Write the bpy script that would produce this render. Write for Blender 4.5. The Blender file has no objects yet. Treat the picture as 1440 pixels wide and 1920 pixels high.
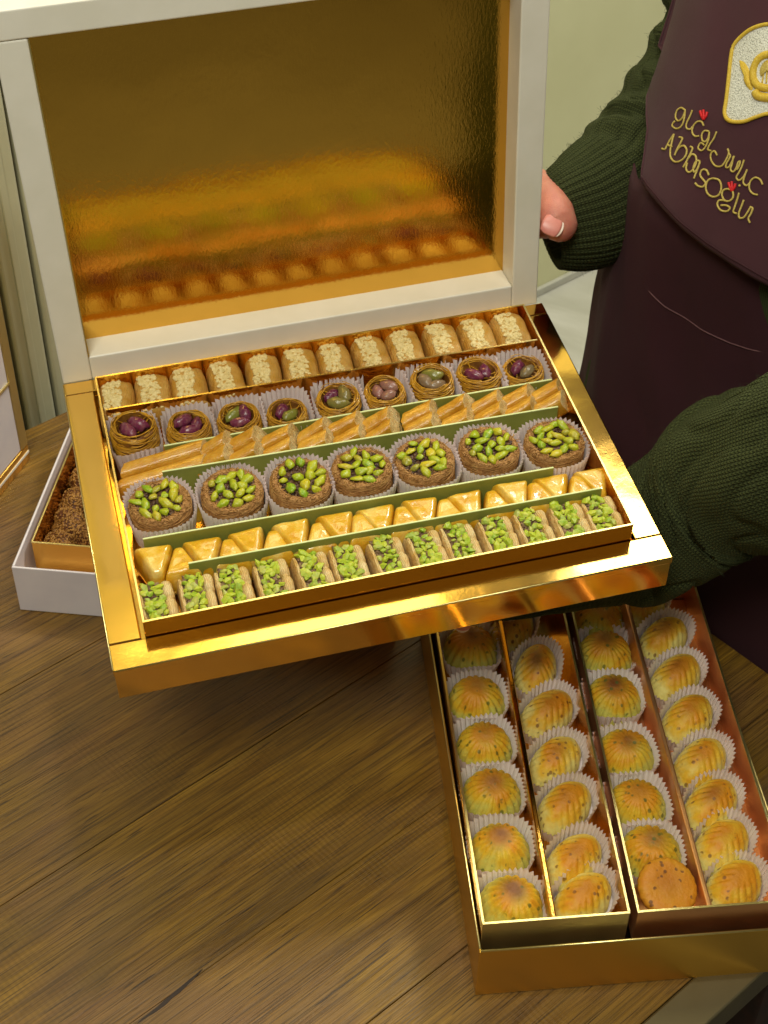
import bpy, bmesh, math, random
import numpy as np
from mathutils import Vector, Matrix, noise
random.seed(7); rng = np.random.RandomState(7)
C = bpy.context.scene.collection
PI = math.pi
sc = bpy.context.scene

# ------------------------------------------------------------------ camera
CAMR = np.array([[0.9998862425, 0.0100567139, 0.0112411958],
                 [0.0150831687, -0.6666748930, -0.7451960045],
                 [0.0, 0.7452807857, -0.6667507409]])      # rows: right, down, forward
CAMP = np.array([0.0, 0.0, 1.0])
cd = bpy.data.cameras.new('camera'); cam = bpy.data.objects.new('camera', cd); C.objects.link(cam)
cd.sensor_fit = 'VERTICAL'; cd.sensor_height = 24.0; cd.lens = 24.0 * 2850.0 / 1920.0
cd.clip_start = 0.02; cd.clip_end = 60
mm = Matrix.Identity(4)
for i in range(3):
    mm[i][0] = CAMR[0][i]; mm[i][1] = -CAMR[1][i]; mm[i][2] = -CAMR[2][i]; mm[i][3] = CAMP[i]
cam.matrix_world = mm
sc.camera = cam
cd.dof.use_dof = True; cd.dof.focus_distance = 1.10; cd.dof.aperture_fstop = 16

# ------------------------------------------------------------------ world and lamps
w = bpy.data.worlds.new('World'); sc.world = w; w.use_nodes = True
nt = w.node_tree; bg = nt.nodes['Background']
tc = nt.nodes.new('ShaderNodeTexCoord'); sx = nt.nodes.new('ShaderNodeSeparateXYZ'); rp = nt.nodes.new('ShaderNodeValToRGB')
mr = nt.nodes.new('ShaderNodeMapRange'); mr.inputs['From Min'].default_value = -1; mr.inputs['From Max'].default_value = 1
nt.links.new(tc.outputs['Generated'], sx.inputs[0]); nt.links.new(sx.outputs['Z'], mr.inputs['Value'])
nt.links.new(mr.outputs[0], rp.inputs[0]); nt.links.new(rp.outputs[0], bg.inputs[0])
cr = rp.color_ramp
cr.elements[0].position = 0.30; cr.elements[0].color = (0.075, 0.062, 0.034, 1)
cr.elements[1].position = 0.95; cr.elements[1].color = (0.36, 0.33, 0.24, 1)
e = cr.elements.new(0.5); e.color = (0.16, 0.135, 0.09, 1)
bg.inputs[1].default_value = 0.50

def area(name, loc, target, size, power, col, sy=None):
    l = bpy.data.lights.new(name, 'AREA'); l.energy = power; l.color = col; l.size = size
    if sy: l.shape = 'RECTANGLE'; l.size_y = sy
    o = bpy.data.objects.new(name, l); C.objects.link(o); o.location = loc
    d = Vector(target) - Vector(loc); o.rotation_euler = d.to_track_quat('-Z', 'Y').to_euler()
    return o
area('ceiling_panel_lamp', (-0.30, -0.35, 2.2), (0.0, 0.9, 0.1), 0.7, 32.0, (0.99, 0.98, 0.84))
area('rear_ceiling_lamp', (-0.28, 2.00, 2.35), (-0.05, 0.6, 0.0), 0.85, 15.0, (1.0, 0.86, 0.46))
area('added_wall_fill', (1.15, 2.0, 2.2), (0.55, 2.85, -0.3), 0.4, 46.0, (1.0, 0.99, 0.88))  # added fill that brightens the back wall, stands for no lamp in the room
area('spot_lamp_over_table', (0.25, 0.75, 2.1), (0.05, 0.9, 0.1), 0.10, 5.5, (1.0, 0.95, 0.78))
area('window_panel_lamp', (0.545, 1.96, 1.85), (0.15, 0.9, 0.1), 0.30, 3.6, (1.0, 0.98, 0.92), 0.20)
sc.view_settings.view_transform = 'Standard'; sc.view_settings.look = 'None'
sc.view_settings.exposure = 0.0; sc.view_settings.gamma = 1.0

# ------------------------------------------------------------------ geometry helpers
def ray(px, py): return CAMR.T @ np.array([px - 720.0, py - 960.0, 2850.0])
def at(px, py, z):                                   # point of the level plane at height z
    r = ray(px, py); return CAMP + r * (z - CAMP[2]) / r[2]
def V3(a): return Vector((float(a[0]), float(a[1]), float(a[2])))

class MB:
    def __init__(s): s.v = []; s.f = []; s.uv = None
    def add(s, vs, fs):
        n = len(s.v); s.v.extend([tuple(map(float, p)) for p in vs]); s.f.extend([tuple(i + n for i in f) for f in fs])
    def box(s, x0, x1, y0, y1, z0, z1):
        s.add([(x0,y0,z0),(x1,y0,z0),(x1,y1,z0),(x0,y1,z0),(x0,y0,z1),(x1,y0,z1),(x1,y1,z1),(x0,y1,z1)],
              [(0,3,2,1),(4,5,6,7),(0,1,5,4),(1,2,6,5),(2,3,7,6),(3,0,4,7)])
    def prism(s, bot, top):                          # two equal loops of points
        n = len(bot); s.add(list(bot) + list(top), [tuple(range(n-1, -1, -1)), tuple(range(n, 2*n))] +
                            [(i, (i+1) % n, n + (i+1) % n, n + i) for i in range(n)])
    def tube(s, pts, r, k=4, r1=None):
        pts = [Vector(p) for p in pts]; n = len(pts); vs = []
        up = Vector((0.13, 0.21, 0.97))
        for i, p in enumerate(pts):
            t = (pts[min(i+1, n-1)] - pts[max(i-1, 0)]).normalized()
            a = t.cross(up)
            if a.length < 1e-4: a = t.cross(Vector((1, 0, 0)))
            a.normalize(); b = a.cross(t)
            rr = r if r1 is None else r + (r1 - r) * i / (n-1)
            for j in range(k):
                q = 2*PI*j/k; vs.append(p + a * (rr*math.cos(q)) + b * (rr*math.sin(q)))
        fs = [(i*k+j, i*k+(j+1) % k, (i+1)*k+(j+1) % k, (i+1)*k+j) for i in range(n-1) for j in range(k)]
        fs += [tuple(range(k-1, -1, -1)), tuple((n-1)*k + j for j in range(k))]
        s.add(vs, fs)
    def mesh(s, name):
        me = bpy.data.meshes.new(name); me.from_pydata(s.v, [], s.f); me.update(); return me

def fixn(me):
    bm = bmesh.new(); bm.from_mesh(me); bmesh.ops.recalc_face_normals(bm, faces=bm.faces); bm.to_mesh(me); bm.free()
def obj(name, me, mat, parent=None, smooth=True, M=None, bevel=0, seg=2, kind=None, label=None):
    if isinstance(me, MB): me = me.mesh(name)
    fixn(me)
    if mat is not None: me.materials.append(mat)
    if smooth: me.polygons.foreach_set('use_smooth', [True] * len(me.polygons))
    o = bpy.data.objects.new(name, me); C.objects.link(o)
    if parent is not None: o.parent = parent
    if M is not None: o.matrix_local = M
    if bevel:
        b = o.modifiers.new('bevel', 'BEVEL'); b.width = bevel; b.segments = seg; b.limit_method = 'ANGLE'
        if smooth:
            me.polygons.foreach_set('use_smooth', [False] * len(me.polygons)); b.harden_normals = False
    if kind: o['kind'] = kind
    if label: o['label'] = label
    return o
def tag(o, label, cat, group=None):
    o['label'] = label; o['category'] = cat
    if group: o['group'] = group
    return o
def thing(name, label, cat, M=None, group=None):
    o = bpy.data.objects.new(name, None); C.objects.link(o); o.empty_display_size = 0.02
    if M is not None: o.matrix_world = M
    return tag(o, label, cat, group)
def inst(name, me, parent, M=None, kind=None):       # an object sharing a mesh
    o = bpy.data.objects.new(name, me); C.objects.link(o)
    if parent is not None: o.parent = parent
    if M is not None: o.matrix_local = M
    if kind: o['kind'] = kind
    return o
def T(x, y, z, rz=0, rx=0, ry=0, s=1.0):
    M = Matrix.Translation((x, y, z)) @ Matrix.Rotation(rz, 4, 'Z') @ Matrix.Rotation(ry, 4, 'Y') @ Matrix.Rotation(rx, 4, 'X')
    if isinstance(s, (tuple, list)): return M @ Matrix.Diagonal((s[0], s[1], s[2], 1))
    return M @ Matrix.Scale(s, 4)
def nz(x, y, z, seed=0): return noise.noise(Vector((x + seed*13.7, y - seed*7.1, z + seed*3.3)))
ORD = ['first', 'second', 'third', 'fourth', 'fifth', 'sixth', 'seventh', 'eighth', 'ninth', 'tenth', 'eleventh', 'twelfth', 'thirteenth',
       'fourteenth', 'fifteenth', 'sixteenth', 'seventeenth', 'eighteenth', 'nineteenth', 'twentieth', 'twenty-first']
def nth(i, n, frm='left', to='right'):
    if i == 0: return 'the ' + frm + 'most'
    if i == n-1: return 'the ' + to + 'most'
    if i < n/2: return 'the ' + ORD[i] + ' from the ' + frm
    return 'the ' + ORD[n-1-i] + ' from the ' + to

# ------------------------------------------------------------------ materials
def lin(c):
    return tuple(((v/255.0)/12.92 if v/255.0 <= 0.04045 else ((v/255.0 + 0.055)/1.055)**2.4) for v in c) + (1,)
class NT:
    def __init__(s, name):
        s.m = bpy.data.materials.new(name); s.m.use_nodes = True; s.t = s.m.node_tree; s.b = s.t.nodes['Principled BSDF']
        s.tc = s.n('TexCoord')
    def n(s, t, **k):
        q = s.t.nodes.new('ShaderNode' + t)
        for a, b in k.items(): setattr(q, a, b)
        return q
    def l(s, a, b): s.t.links.new(a, b)
    def coord(s, src='Object', scale=(1, 1, 1), rnd=False, rot=(0, 0, 0)):
        mp = s.n('Mapping'); mp.inputs['Scale'].default_value = scale; mp.inputs['Rotation'].default_value = rot
        s.l(s.tc.outputs[src], mp.inputs[0])
        if rnd:
            oi = s.n('ObjectInfo'); cb = s.n('CombineXYZ'); ml = s.n('Math', operation='MULTIPLY'); ml.inputs[1].default_value = 37.0
            s.l(oi.outputs['Random'], ml.inputs[0]); s.l(ml.outputs[0], cb.inputs[0]); s.l(ml.outputs[0], cb.inputs[1]); s.l(ml.outputs[0], cb.inputs[2])
            s.l(cb.outputs[0], mp.inputs['Location'])
        return mp.outputs[0]
    def noise(s, co, scale, detail=3, rough=0.55, dist=0):
        q = s.n('TexNoise'); q.inputs['Scale'].default_value = scale; q.inputs['Detail'].default_value = detail
        q.inputs['Roughness'].default_value = rough; q.inputs['Distortion'].default_value = dist; s.l(co, q.inputs['Vector']); return q.outputs['Fac']
    def ramp(s, fac, stops):
        q = s.n('ValToRGB'); r = q.color_ramp
        r.elements[0].position = stops[0][0]; r.elements[0].color = stops[0][1]
        r.elements[1].position = stops[-1][0]; r.elements[1].color = stops[-1][1]
        for p, c in stops[1:-1]: e = r.elements.new(p); e.color = c
        s.l(fac, q.inputs[0]); return q.outputs['Color']
    def mix(s, fac, a, b, mode='MIX'):
        q = s.n('Mix', data_type='RGBA', blend_type=mode)
        for sock, v in ((q.inputs[0], fac), (q.inputs[6], a), (q.inputs[7], b)):
            if hasattr(v, 'links'): s.l(v, sock)
            else: sock.default_value = v
        return q.outputs[2]
    def math(s, op, a, b=None):
        q = s.n('Math', operation=op)
        for sock, v in ((q.inputs[0], a), (q.inputs[1], b)):
            if v is None: continue
            if hasattr(v, 'links'): s.l(v, sock)
            else: sock.default_value = v
        return q.outputs[0]
    def bump(s, h, dist, strength=1.0, prev=None):
        q = s.n('Bump'); q.inputs['Distance'].default_value = dist; q.inputs['Strength'].default_value = strength
        s.l(h, q.inputs['Height'])
        if prev is not None: s.l(prev, q.inputs['Normal'])
        return q.outputs[0]
    def set(s, **k):
        for a, v in k.items():
            sock = s.b.inputs[a.replace('_', ' ')]
            if hasattr(v, 'links'): s.l(v, sock)
            else: sock.default_value = v
    def rand(s): return s.n('ObjectInfo').outputs['Random']

def plain(name, c1, c2, scale=60, rough=0.5, bump=0.0, bscale=None, metallic=0, coat=0, sss=0, stretch=(1, 1, 1), lo=0.35, hi=0.65, rnd=True, detail=3, spec=0.5):
    m = NT(name); co = m.coord(scale=stretch, rnd=rnd)
    f = m.noise(co, scale, detail)
    m.set(Base_Color=m.ramp(f, [(lo, lin(c1)), (hi, lin(c2))]), Roughness=rough, Metallic=metallic)
    m.b.inputs['Specular IOR Level'].default_value = spec
    if coat: m.set(Coat_Weight=coat, Coat_Roughness=0.08)
    if sss: m.set(Subsurface_Weight=sss, Subsurface_Scale=0.004)
    if bump: m.set(Normal=m.bump(m.noise(co, bscale or scale*2, 4), bump))
    return m

def foil(name, col, rough, bump, bscale, stretch=(1, 1, 1), r2=None, wob=0.0):
    m = NT(name); co = m.coord(scale=stretch)
    f = m.noise(co, bscale, 3, 0.6, 0.6)
    big = m.noise(m.coord(), 9, 2)
    n1 = m.bump(f, bump)
    if wob: n1 = m.bump(big, wob, 1.0, n1)
    sm = m.noise(m.coord(), 30, 4)
    rr = m.n('MapRange'); rr.inputs['To Min'].default_value = rough; rr.inputs['To Max'].default_value = r2 or rough*1.6
    m.l(sm, rr.inputs['Value'])
    m.set(Base_Color=lin(col), Metallic=1.0, Roughness=rr.outputs[0], Normal=n1)
    return m
GOLD = foil('gold_foil_board', (232, 186, 92), 0.075, 0.00002, 200, wob=0.0012, r2=0.14)
GOLDS = foil('satin_gold_board', (222, 176, 78), 0.34, 0.00003, 200, wob=0.0008, r2=0.42)
GOLDT = foil('gold_foil_tray', (236, 182, 84), 0.11, 0.00010, 190, wob=0.0007)
GOLDP = foil('gold_foil_panel', (228, 180, 82), 0.055, 0.00009, 230, stretch=(2.4, 0.8, 1.0), r2=0.12, wob=0.0009)
GOLDE = foil('gold_foil_edge', (240, 222, 150), 0.25, 0.0001, 300)
SILV = foil('pale_gold_foil', (222, 202, 140), 0.34, 0.0001, 200, wob=0.0008)
ROSE = foil('rose_gold_foil', (238, 180, 128), 0.30, 0.0001, 200, wob=0.0008)
STEEL = foil('brushed_trim', (120, 112, 88), 0.4, 0.00004, 900, stretch=(0.03, 1, 1))
CARD = plain('white_card', (226, 222, 208), (232, 228, 216), 25, 0.38, 0.00003, 400, rnd=False)
CARDG = plain('lilac_white_card', (214, 206, 210), (222, 214, 216), 25, 0.42, 0.00003, 400, rnd=False)
DARK = plain('dark_card', (40, 18, 8), (60, 28, 10), 40, 0.7)
GREEN = plain('green_card', (132, 140, 62), (146, 152, 72), 30, 0.42, 0.00003, 300)
GREENE = plain('green_card_edge', (206, 216, 150), (216, 224, 164), 80, 0.6)

def cup_mat():
    m = NT('fluted_paper'); co = m.coord(rnd=True)
    m.set(Base_Color=m.ramp(m.noise(co, 60), [(0.3, lin((246, 232, 232))), (0.7, lin((252, 244, 242)))]), Roughness=0.75)
    m.set(Normal=m.bump(m.noise(co, 900, 2), 0.0001))
    tr = m.n('BsdfTranslucent'); tr.inputs[0].default_value = lin((226, 206, 200)); mx = m.n('MixShader'); mx.inputs[0].default_value = 0.22
    out = m.t.nodes['Material Output']; m.l(m.b.outputs[0], mx.inputs[1]); m.l(tr.outputs[0], mx.inputs[2]); m.l(mx.outputs[0], out.inputs[0])
    return m.m
CUP = cup_mat()

def pist_mat(name, stops, rough=0.42, tint=(196, 190, 70), ta=.6):
    m = NT(name); c = m.ramp(m.rand(), stops)
    co = m.coord(rnd=True); f = m.noise(co, 380, 3)
    c2 = m.mix(m.ramp(f, [(0.42, (0, 0, 0, 1)), (0.7, (ta, ta, ta, 1))]), c, lin(tint))
    m.set(Base_Color=c2, Roughness=rough, Normal=m.bump(f, 0.0006), Subsurface_Weight=0.15, Subsurface_Scale=0.002)
    return m.m
PIST = pist_mat('green_pistachio', [(0.0, lin((142, 166, 18))), (0.3, lin((178, 178, 22))), (0.6, lin((118, 158, 20))), (0.85, lin((196, 176, 26))), (1.0, lin((140, 136, 40)))], 0.34)
CHOP = pist_mat('chopped_pistachio', [(0.0, lin((148, 172, 26))), (0.35, lin((174, 186, 44))), (0.7, lin((126, 160, 22))), (1.0, lin((170, 172, 86)))], 0.5)
PURP = pist_mat('purple_pistachio', [(0.0, lin((96, 30, 62))), (0.35, lin((120, 66, 74))), (0.62, lin((88, 24, 60))), (0.68, lin((126, 118, 50))), (1.0, lin((124, 112, 84)))], 0.22, (150, 100, 90), .3)

def layered(name, c1, c2, rough=0.45, axis='Y', coat=0, wa=0.3, wb=0.0005):
    m = NT(name); co = m.coord(rnd=True)
    wv = m.n('TexWave', bands_direction=axis); wv.inputs['Scale'].default_value = 260; wv.inputs['Distortion'].default_value = 6
    wv.inputs['Detail'].default_value = 2; wv.inputs['Detail Scale'].default_value = 1.2
    m.l(m.coord(), wv.inputs['Vector'])
    f = m.noise(co, 90, 4)
    c = m.ramp(f, [(0.3, lin(c1)), (0.7, lin(c2))])
    c = m.mix(m.math('MULTIPLY', wv.outputs['Fac'], wa), c, lin((150, 104, 40)))
    m.set(Base_Color=c, Roughness=rough, Normal=m.bump(wv.outputs['Fac'], wb, 0.6, m.bump(m.noise(co, 300, 4), 0.0006)))
    if coat: m.set(Coat_Weight=coat, Coat_Roughness=0.1)
    m.set(Subsurface_Weight=0.1, Subsurface_Scale=0.003)
    return m.m
PASTRY = layered('filo_skin', (192, 140, 44), (216, 174, 98), 0.42, 'X')
PASTRYF = layered('filo_layers_pale', (206, 164, 84), (232, 210, 154), 0.5, 'X', 0, 0.35, 0.0007)
ROLL = layered('golden_roll', (184, 124, 14), (212, 160, 54), 0.34, 'Y', 0.3, 0.10, 0.0002)
NUT = plain('cream_nut_bits', (214, 192, 128), (232, 214, 158), 260, 0.6, 0.0006, 500).m
GLAZE = NT('glazed_triangle')
_c = GLAZE.coord(rnd=True)
_f = GLAZE.noise(_c, 55, 3)
_g = GLAZE.n('TexCoord')
GLAZE.set(Base_Color=GLAZE.ramp(_f, [(0.32, lin((202, 146, 20))), (0.5, lin((216, 168, 44))), (0.68, lin((228, 196, 106)))]), Roughness=0.28, Coat_Weight=0.6, Coat_Roughness=0.05,
          Normal=GLAZE.bump(GLAZE.noise(_c, 130, 3), 0.0012), Subsurface_Weight=0.15, Subsurface_Scale=0.003)
GLAZE = GLAZE.m
NEST = plain('nest_strand', (188, 132, 22), (208, 156, 44), 120, 0.34, coat=0.3).m
NESTD = plain('nest_heart', (110, 66, 16), (146, 96, 26), 200, 0.6, 0.0006, 500).m
KAD = plain('kadayif_strand', (160, 110, 52), (194, 148, 84), 160, 0.5, 0.0003, 800).m
KADB = plain('kadayif_body', (146, 98, 46), (184, 136, 76), 420, 0.6, 0.0012, 700, detail=5).m
PASTE = plain('purple_nut_paste', (40, 16, 14), (104, 70, 40), 320, 0.4, 0.0012, 500).m
CRUMB = plain('nut_crumb', (104, 72, 56), (150, 124, 84), 400, 0.6, 0.0008, 700).m
SESAME = plain('sesame_seed', (138, 92, 34), (172, 124, 56), 90, 0.4).m
SESB = plain('sesame_ball_core', (70, 34, 14), (100, 54, 22), 200, 0.6, 0.0006, 400).m

def maam_mat(name, side, mid, top, burn, fleck):
    m = NT(name); co = m.coord(rnd=True)
    sp = m.n('SeparateXYZ'); m.l(m.tc.outputs['Generated'], sp.inputs[0])
    nn = m.noise(co, 55, 3)
    # browning: heights and a baked spot whose place and strength vary between cookies
    h = m.math('ADD', sp.outputs['Z'], m.math('MULTIPLY', m.math('SUBTRACT', nn, 0.5), 1.3))
    c = m.ramp(h, [(0.42, lin(side)), (0.72, lin(mid)), (1.02, lin(top))])
    ly = m.math('SUBTRACT', sp.outputs['Y'], 0.58); lx = m.math('SUBTRACT', sp.outputs['X'], 0.5)
    d = m.math('SQRT', m.math('ADD', m.math('MULTIPLY', lx, lx), m.math('MULTIPLY', ly, ly)))
    d2 = m.math('ADD', d, m.math('MULTIPLY', m.math('SUBTRACT', nn, 0.5), 0.35))
    spot = m.ramp(d2, [(0.05, (1, 1, 1, 1)), (0.30, (0, 0, 0, 1))])
    st = m.n('MapRange'); st.inputs['To Min'].default_value = 0.30; st.inputs['To Max'].default_value = 1.0; m.l(m.rand(), st.inputs['Value'])
    c = m.mix(m.math('MULTIPLY', spot, st.outputs[0]), c, lin(burn))
    vo = m.n('TexVoronoi'); vo.inputs['Scale'].default_value = 170; m.l(m.coord(scale=(1, 1, 0.6), rnd=True), vo.inputs['Vector'])
    fl = m.ramp(vo.outputs['Distance'], [(0.20, (1, 1, 1, 1)), (0.30, (0, 0, 0, 1))])
    gate = m.ramp(m.noise(co, 100, 2), [(0.45, (0, 0, 0, 1)), (0.54, (1, 1, 1, 1))])
    c = m.mix(m.math('MULTIPLY', m.math('MULTIPLY', fl, gate), 0.75), c, lin(fleck))
    m.set(Base_Color=c, Roughness=0.56, Subsurface_Weight=0.1, Subsurface_Scale=0.002, Normal=m.bump(m.noise(co, 260, 4), 0.0009))
    m.b.inputs['Subsurface Radius'].default_value = (1.0, 0.8, 0.5)
    return m.m
MAAM_G = maam_mat('pistachio_maamoul', (202, 196, 92), (216, 178, 40), (208, 140, 20), (110, 58, 12), (70, 88, 30))
MAAM_W = maam_mat('walnut_maamoul', (226, 212, 124), (222, 178, 44), (210, 138, 18), (146, 82, 12), (112, 74, 40))
MAAM_D = maam_mat('date_maamoul', (228, 212, 126), (220, 172, 44), (206, 130, 18), (70, 24, 10), (96, 34, 16))

def wood_mat():
    m = NT('oak_plank'); co = m.coord(rnd=True)
    a = m.noise(m.coord(scale=(3.2, 42, 42), rnd=True), 1.6, 6, 0.7, 1.1)
    b = m.noise(m.coord(scale=(7, 420, 420), rnd=True), 1.5, 4, 0.6, 0.3)
    k = m.noise(m.coord(scale=(5, 16, 5), rnd=True), 1.5, 3, 0.5, 0.8)
    c = m.ramp(a, [(0.26, lin((88, 58, 12))), (0.44, lin((120, 86, 20))), (0.58, lin((140, 104, 28))), (0.78, lin((162, 124, 42)))])
    b2_ = m.noise(m.coord(scale=(14, 170, 170), rnd=True), 1.4, 4, 0.65, 1.4)
    c = m.mix(m.ramp(b2_, [(0.48, (0, 0, 0, 1)), (0.70, (0.6, 0.6, 0.6, 1))]), c, lin((152, 112, 38)))
    k2 = m.noise(m.coord(scale=(1, 1, 1)), 6, 3, 0.5, 0.4)
    c = m.mix(m.ramp(k2, [(0.42, (0.0, 0.0, 0.0, 1)), (0.64, (0.6, 0.6, 0.6, 1))]), c, lin((112, 78, 52)))
    c = m.mix(m.ramp(k, [(0.44, (0.0, 0.0, 0.0, 1)), (0.70, (0.45, 0.45, 0.45, 1))]), c, lin((84, 66, 30)))
    c = m.mix(m.ramp(b, [(0.36, (0.6, 0.6, 0.6, 1)), (0.50, (0, 0, 0, 1))]), c, lin((62, 42, 18)))
    b3_ = m.noise(m.coord(scale=(4, 900, 900), rnd=True), 1.3, 3, 0.6, 0.2)
    c = m.mix(m.ramp(b3_, [(0.36, (0.7, 0.7, 0.7, 1)), (0.48, (0, 0, 0, 1))]), c, lin((58, 38, 16)))
    b4_ = m.noise(m.coord(scale=(24, 620, 620), rnd=True), 1.0, 2, 0.5, 0.3)
    c = m.mix(m.ramp(b4_, [(0.31, (0.8, 0.8, 0.8, 1)), (0.36, (0, 0, 0, 1))]), c, lin((40, 24, 10)))
    # fine saw marks across the grain in patches
    wv = m.n('TexWave', bands_direction='X'); wv.inputs['Scale'].default_value = 70; wv.inputs['Distortion'].default_value = 2.5; m.l(m.coord(rnd=True), wv.inputs['Vector'])
    gate = m.ramp(m.noise(co, 6, 2), [(0.52, (0, 0, 0, 1)), (0.64, (1, 1, 1, 1))])
    saw = m.math('MULTIPLY', wv.outputs['Fac'], gate)
    crk = m.ramp(m.noise(m.coord(scale=(2.5, 95, 95), rnd=True), 1.1, 2, 0.5, 0.5), [(0.23, (1, 1, 1, 1)), (0.27, (0, 0, 0, 1))])
    c = m.mix(m.math('MULTIPLY', crk, 0.8), c, lin((28, 16, 8)))
    c = m.mix(m.math('MULTIPLY', saw, 0.18), c, lin((64, 42, 20)))
    n1 = m.bump(b, 0.0006); n2 = m.bump(a, 0.0008, 0.7, n1)
    rr = m.n('MapRange'); rr.inputs['To Min'].default_value = 0.36; rr.inputs['To Max'].default_value = 0.52; m.l(a, rr.inputs['Value'])
    m.set(Base_Color=c, Roughness=rr.outputs[0], Normal=m.bump(saw, 0.0002, 0.5, n2))
    return m.m
WOOD = wood_mat()

def fabric(name, c1, c2, weave=900, rough=0.85, sheen=0.3, big=6):
    m = NT(name); co = m.coord()
    f = m.noise(co, big, 4); g = m.noise(co, 60, 3)
    c = m.ramp(f, [(0.3, lin(c1)), (0.7, lin(c2))])
    a = m.n('TexWave', bands_direction='Z'); a.inputs['Scale'].default_value = weave; m.l(co, a.inputs['Vector'])
    lint = m.ramp(m.noise(co, 420, 2), [(0.77, (0, 0, 0, 1)), (0.80, (1, 1, 1, 1))])
    c = m.mix(m.math('MULTIPLY', lint, 0.35), c, lin((150, 140, 130)))
    m.set(Base_Color=c, Roughness=rough, Sheen_Weight=sheen, Normal=m.bump(a.outputs['Fac'], 0.0004, 0.6, m.bump(g, 0.0009, 0.5)))
    m.b.inputs['Specular IOR Level'].default_value = 0.2
    return m.m
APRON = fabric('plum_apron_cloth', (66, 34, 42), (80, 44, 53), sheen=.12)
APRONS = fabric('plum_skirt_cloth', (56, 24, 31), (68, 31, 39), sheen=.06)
SKIRTLINE = plain('apron_seam', (96, 62, 66), (112, 76, 78), 300, 0.8).m
def knit(name, c1, c2):
    m = NT(name); uv = m.n('UVMap'); sp = m.n('SeparateXYZ'); m.l(uv.outputs[0], sp.inputs[0])
    nn = m.noise(m.coord(), 90, 3)
    u = m.math('ADD', sp.outputs[0], m.math('MULTIPLY', nn, 0.12)); v = m.math('ADD', sp.outputs[1], m.math('MULTIPLY', nn, 0.9))
    # stocking stitch: columns of v-shaped loops
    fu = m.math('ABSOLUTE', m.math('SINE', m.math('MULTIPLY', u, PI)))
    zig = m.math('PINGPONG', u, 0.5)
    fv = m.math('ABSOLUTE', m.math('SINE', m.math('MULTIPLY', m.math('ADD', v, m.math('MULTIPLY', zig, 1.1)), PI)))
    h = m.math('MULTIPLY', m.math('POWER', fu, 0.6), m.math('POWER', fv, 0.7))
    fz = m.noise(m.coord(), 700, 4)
    c = m.mix(h, lin(c1), lin(c2)); c = m.mix(m.math('MULTIPLY', fz, 0.25), c, lin(c2))  # gaps between loops coloured near black: stitch shade put into the colour
    m.set(Base_Color=c, Roughness=0.95, Sheen_Weight=0.35, Sheen_Roughness=0.4,
          Normal=m.bump(h, 0.0016, 0.9, m.bump(fz, 0.0008)))
    m.b.inputs['Sheen Tint'].default_value = lin((110, 120, 80)); m.b.inputs['Specular IOR Level'].default_value = 0.15
    return m.m
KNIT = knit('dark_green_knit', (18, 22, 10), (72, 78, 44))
FUZZ = plain('wool_fuzz', (58, 66, 40), (74, 82, 54), 60, 0.9).m
THREAD = plain('gold_thread', (178, 152, 58), (208, 188, 104), 900, 0.5, 0.0005, 1800, spec=0.6).m
THREADY = plain('yellow_gold_thread', (206, 166, 26), (224, 194, 70), 900, 0.5, 0.0006, 1500, spec=0.6).m
THREADR = plain('red_thread', (196, 16, 24), (214, 26, 34), 900, 0.5).m
def patch_mat():
    m = NT('silver_stitched_patch'); co = m.coord()
    vo = m.n('TexVoronoi'); vo.inputs['Scale'].default_value = 700; m.l(co, vo.inputs['Vector'])
    m.set(Base_Color=m.ramp(m.noise(co, 1100, 2), [(0.36, lin((160, 160, 148))), (0.50, lin((222, 222, 212)))]), Roughness=0.6, Normal=m.bump(vo.outputs['Distance'], 0.0005))
    return m.m
PATCH = patch_mat()
def skin_mat():
    m = NT('skin'); co = m.coord()
    c = m.ramp(m.noise(co, 70, 4), [(0.3, lin((186, 108, 92))), (0.7, lin((206, 136, 114)))])
    vo = m.n('TexVoronoi'); vo.inputs['Scale'].default_value = 900; m.l(co, vo.inputs['Vector'])
    m.set(Base_Color=c, Roughness=0.48, Subsurface_Weight=0.25, Subsurface_Scale=0.006, Normal=m.bump(vo.outputs['Distance'], 0.0002))
    return m.m
SKIN = skin_mat()
NAIL = plain('finger_nail', (206, 124, 112), (214, 136, 122), 120, 0.34).m
NAILE = plain('nail_edge', (236, 214, 200), (240, 222, 208), 120, 0.3).m
WALL = plain('cream_wall', (206, 204, 160), (214, 212, 170), 3, 0.7, 0.0006, 30, rnd=False).m
def marble():
    m = NT('pale_marble_floor'); co = m.coord()
    a = m.noise(co, 2.5, 6, 0.6, 1.6)
    m.set(Base_Color=m.ramp(a, [(0.35, lin((168, 166, 152))), (0.5, lin((184, 182, 170))), (0.62, lin((196, 194, 184)))]), Roughness=0.3)
    return m.m
MARB = marble()
TILE = plain('brown_floor_tile', (150, 146, 128), (176, 172, 154), 1.6, 0.5, rnd=False, detail=5).m
FLOORD = plain('dark_floor_sheet', (22, 16, 26), (30, 22, 34), 8, 0.6, rnd=False).m
PANEL = plain('grey_green_lacquer', (186, 184, 154), (194, 192, 162), 12, 0.45, rnd=False).m
PANELD = plain('dark_slot', (34, 20, 12), (44, 26, 16), 12, 0.6, rnd=False).m
for k_ in list(globals()):
    if isinstance(globals()[k_], NT): globals()[k_] = globals()[k_].m

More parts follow.
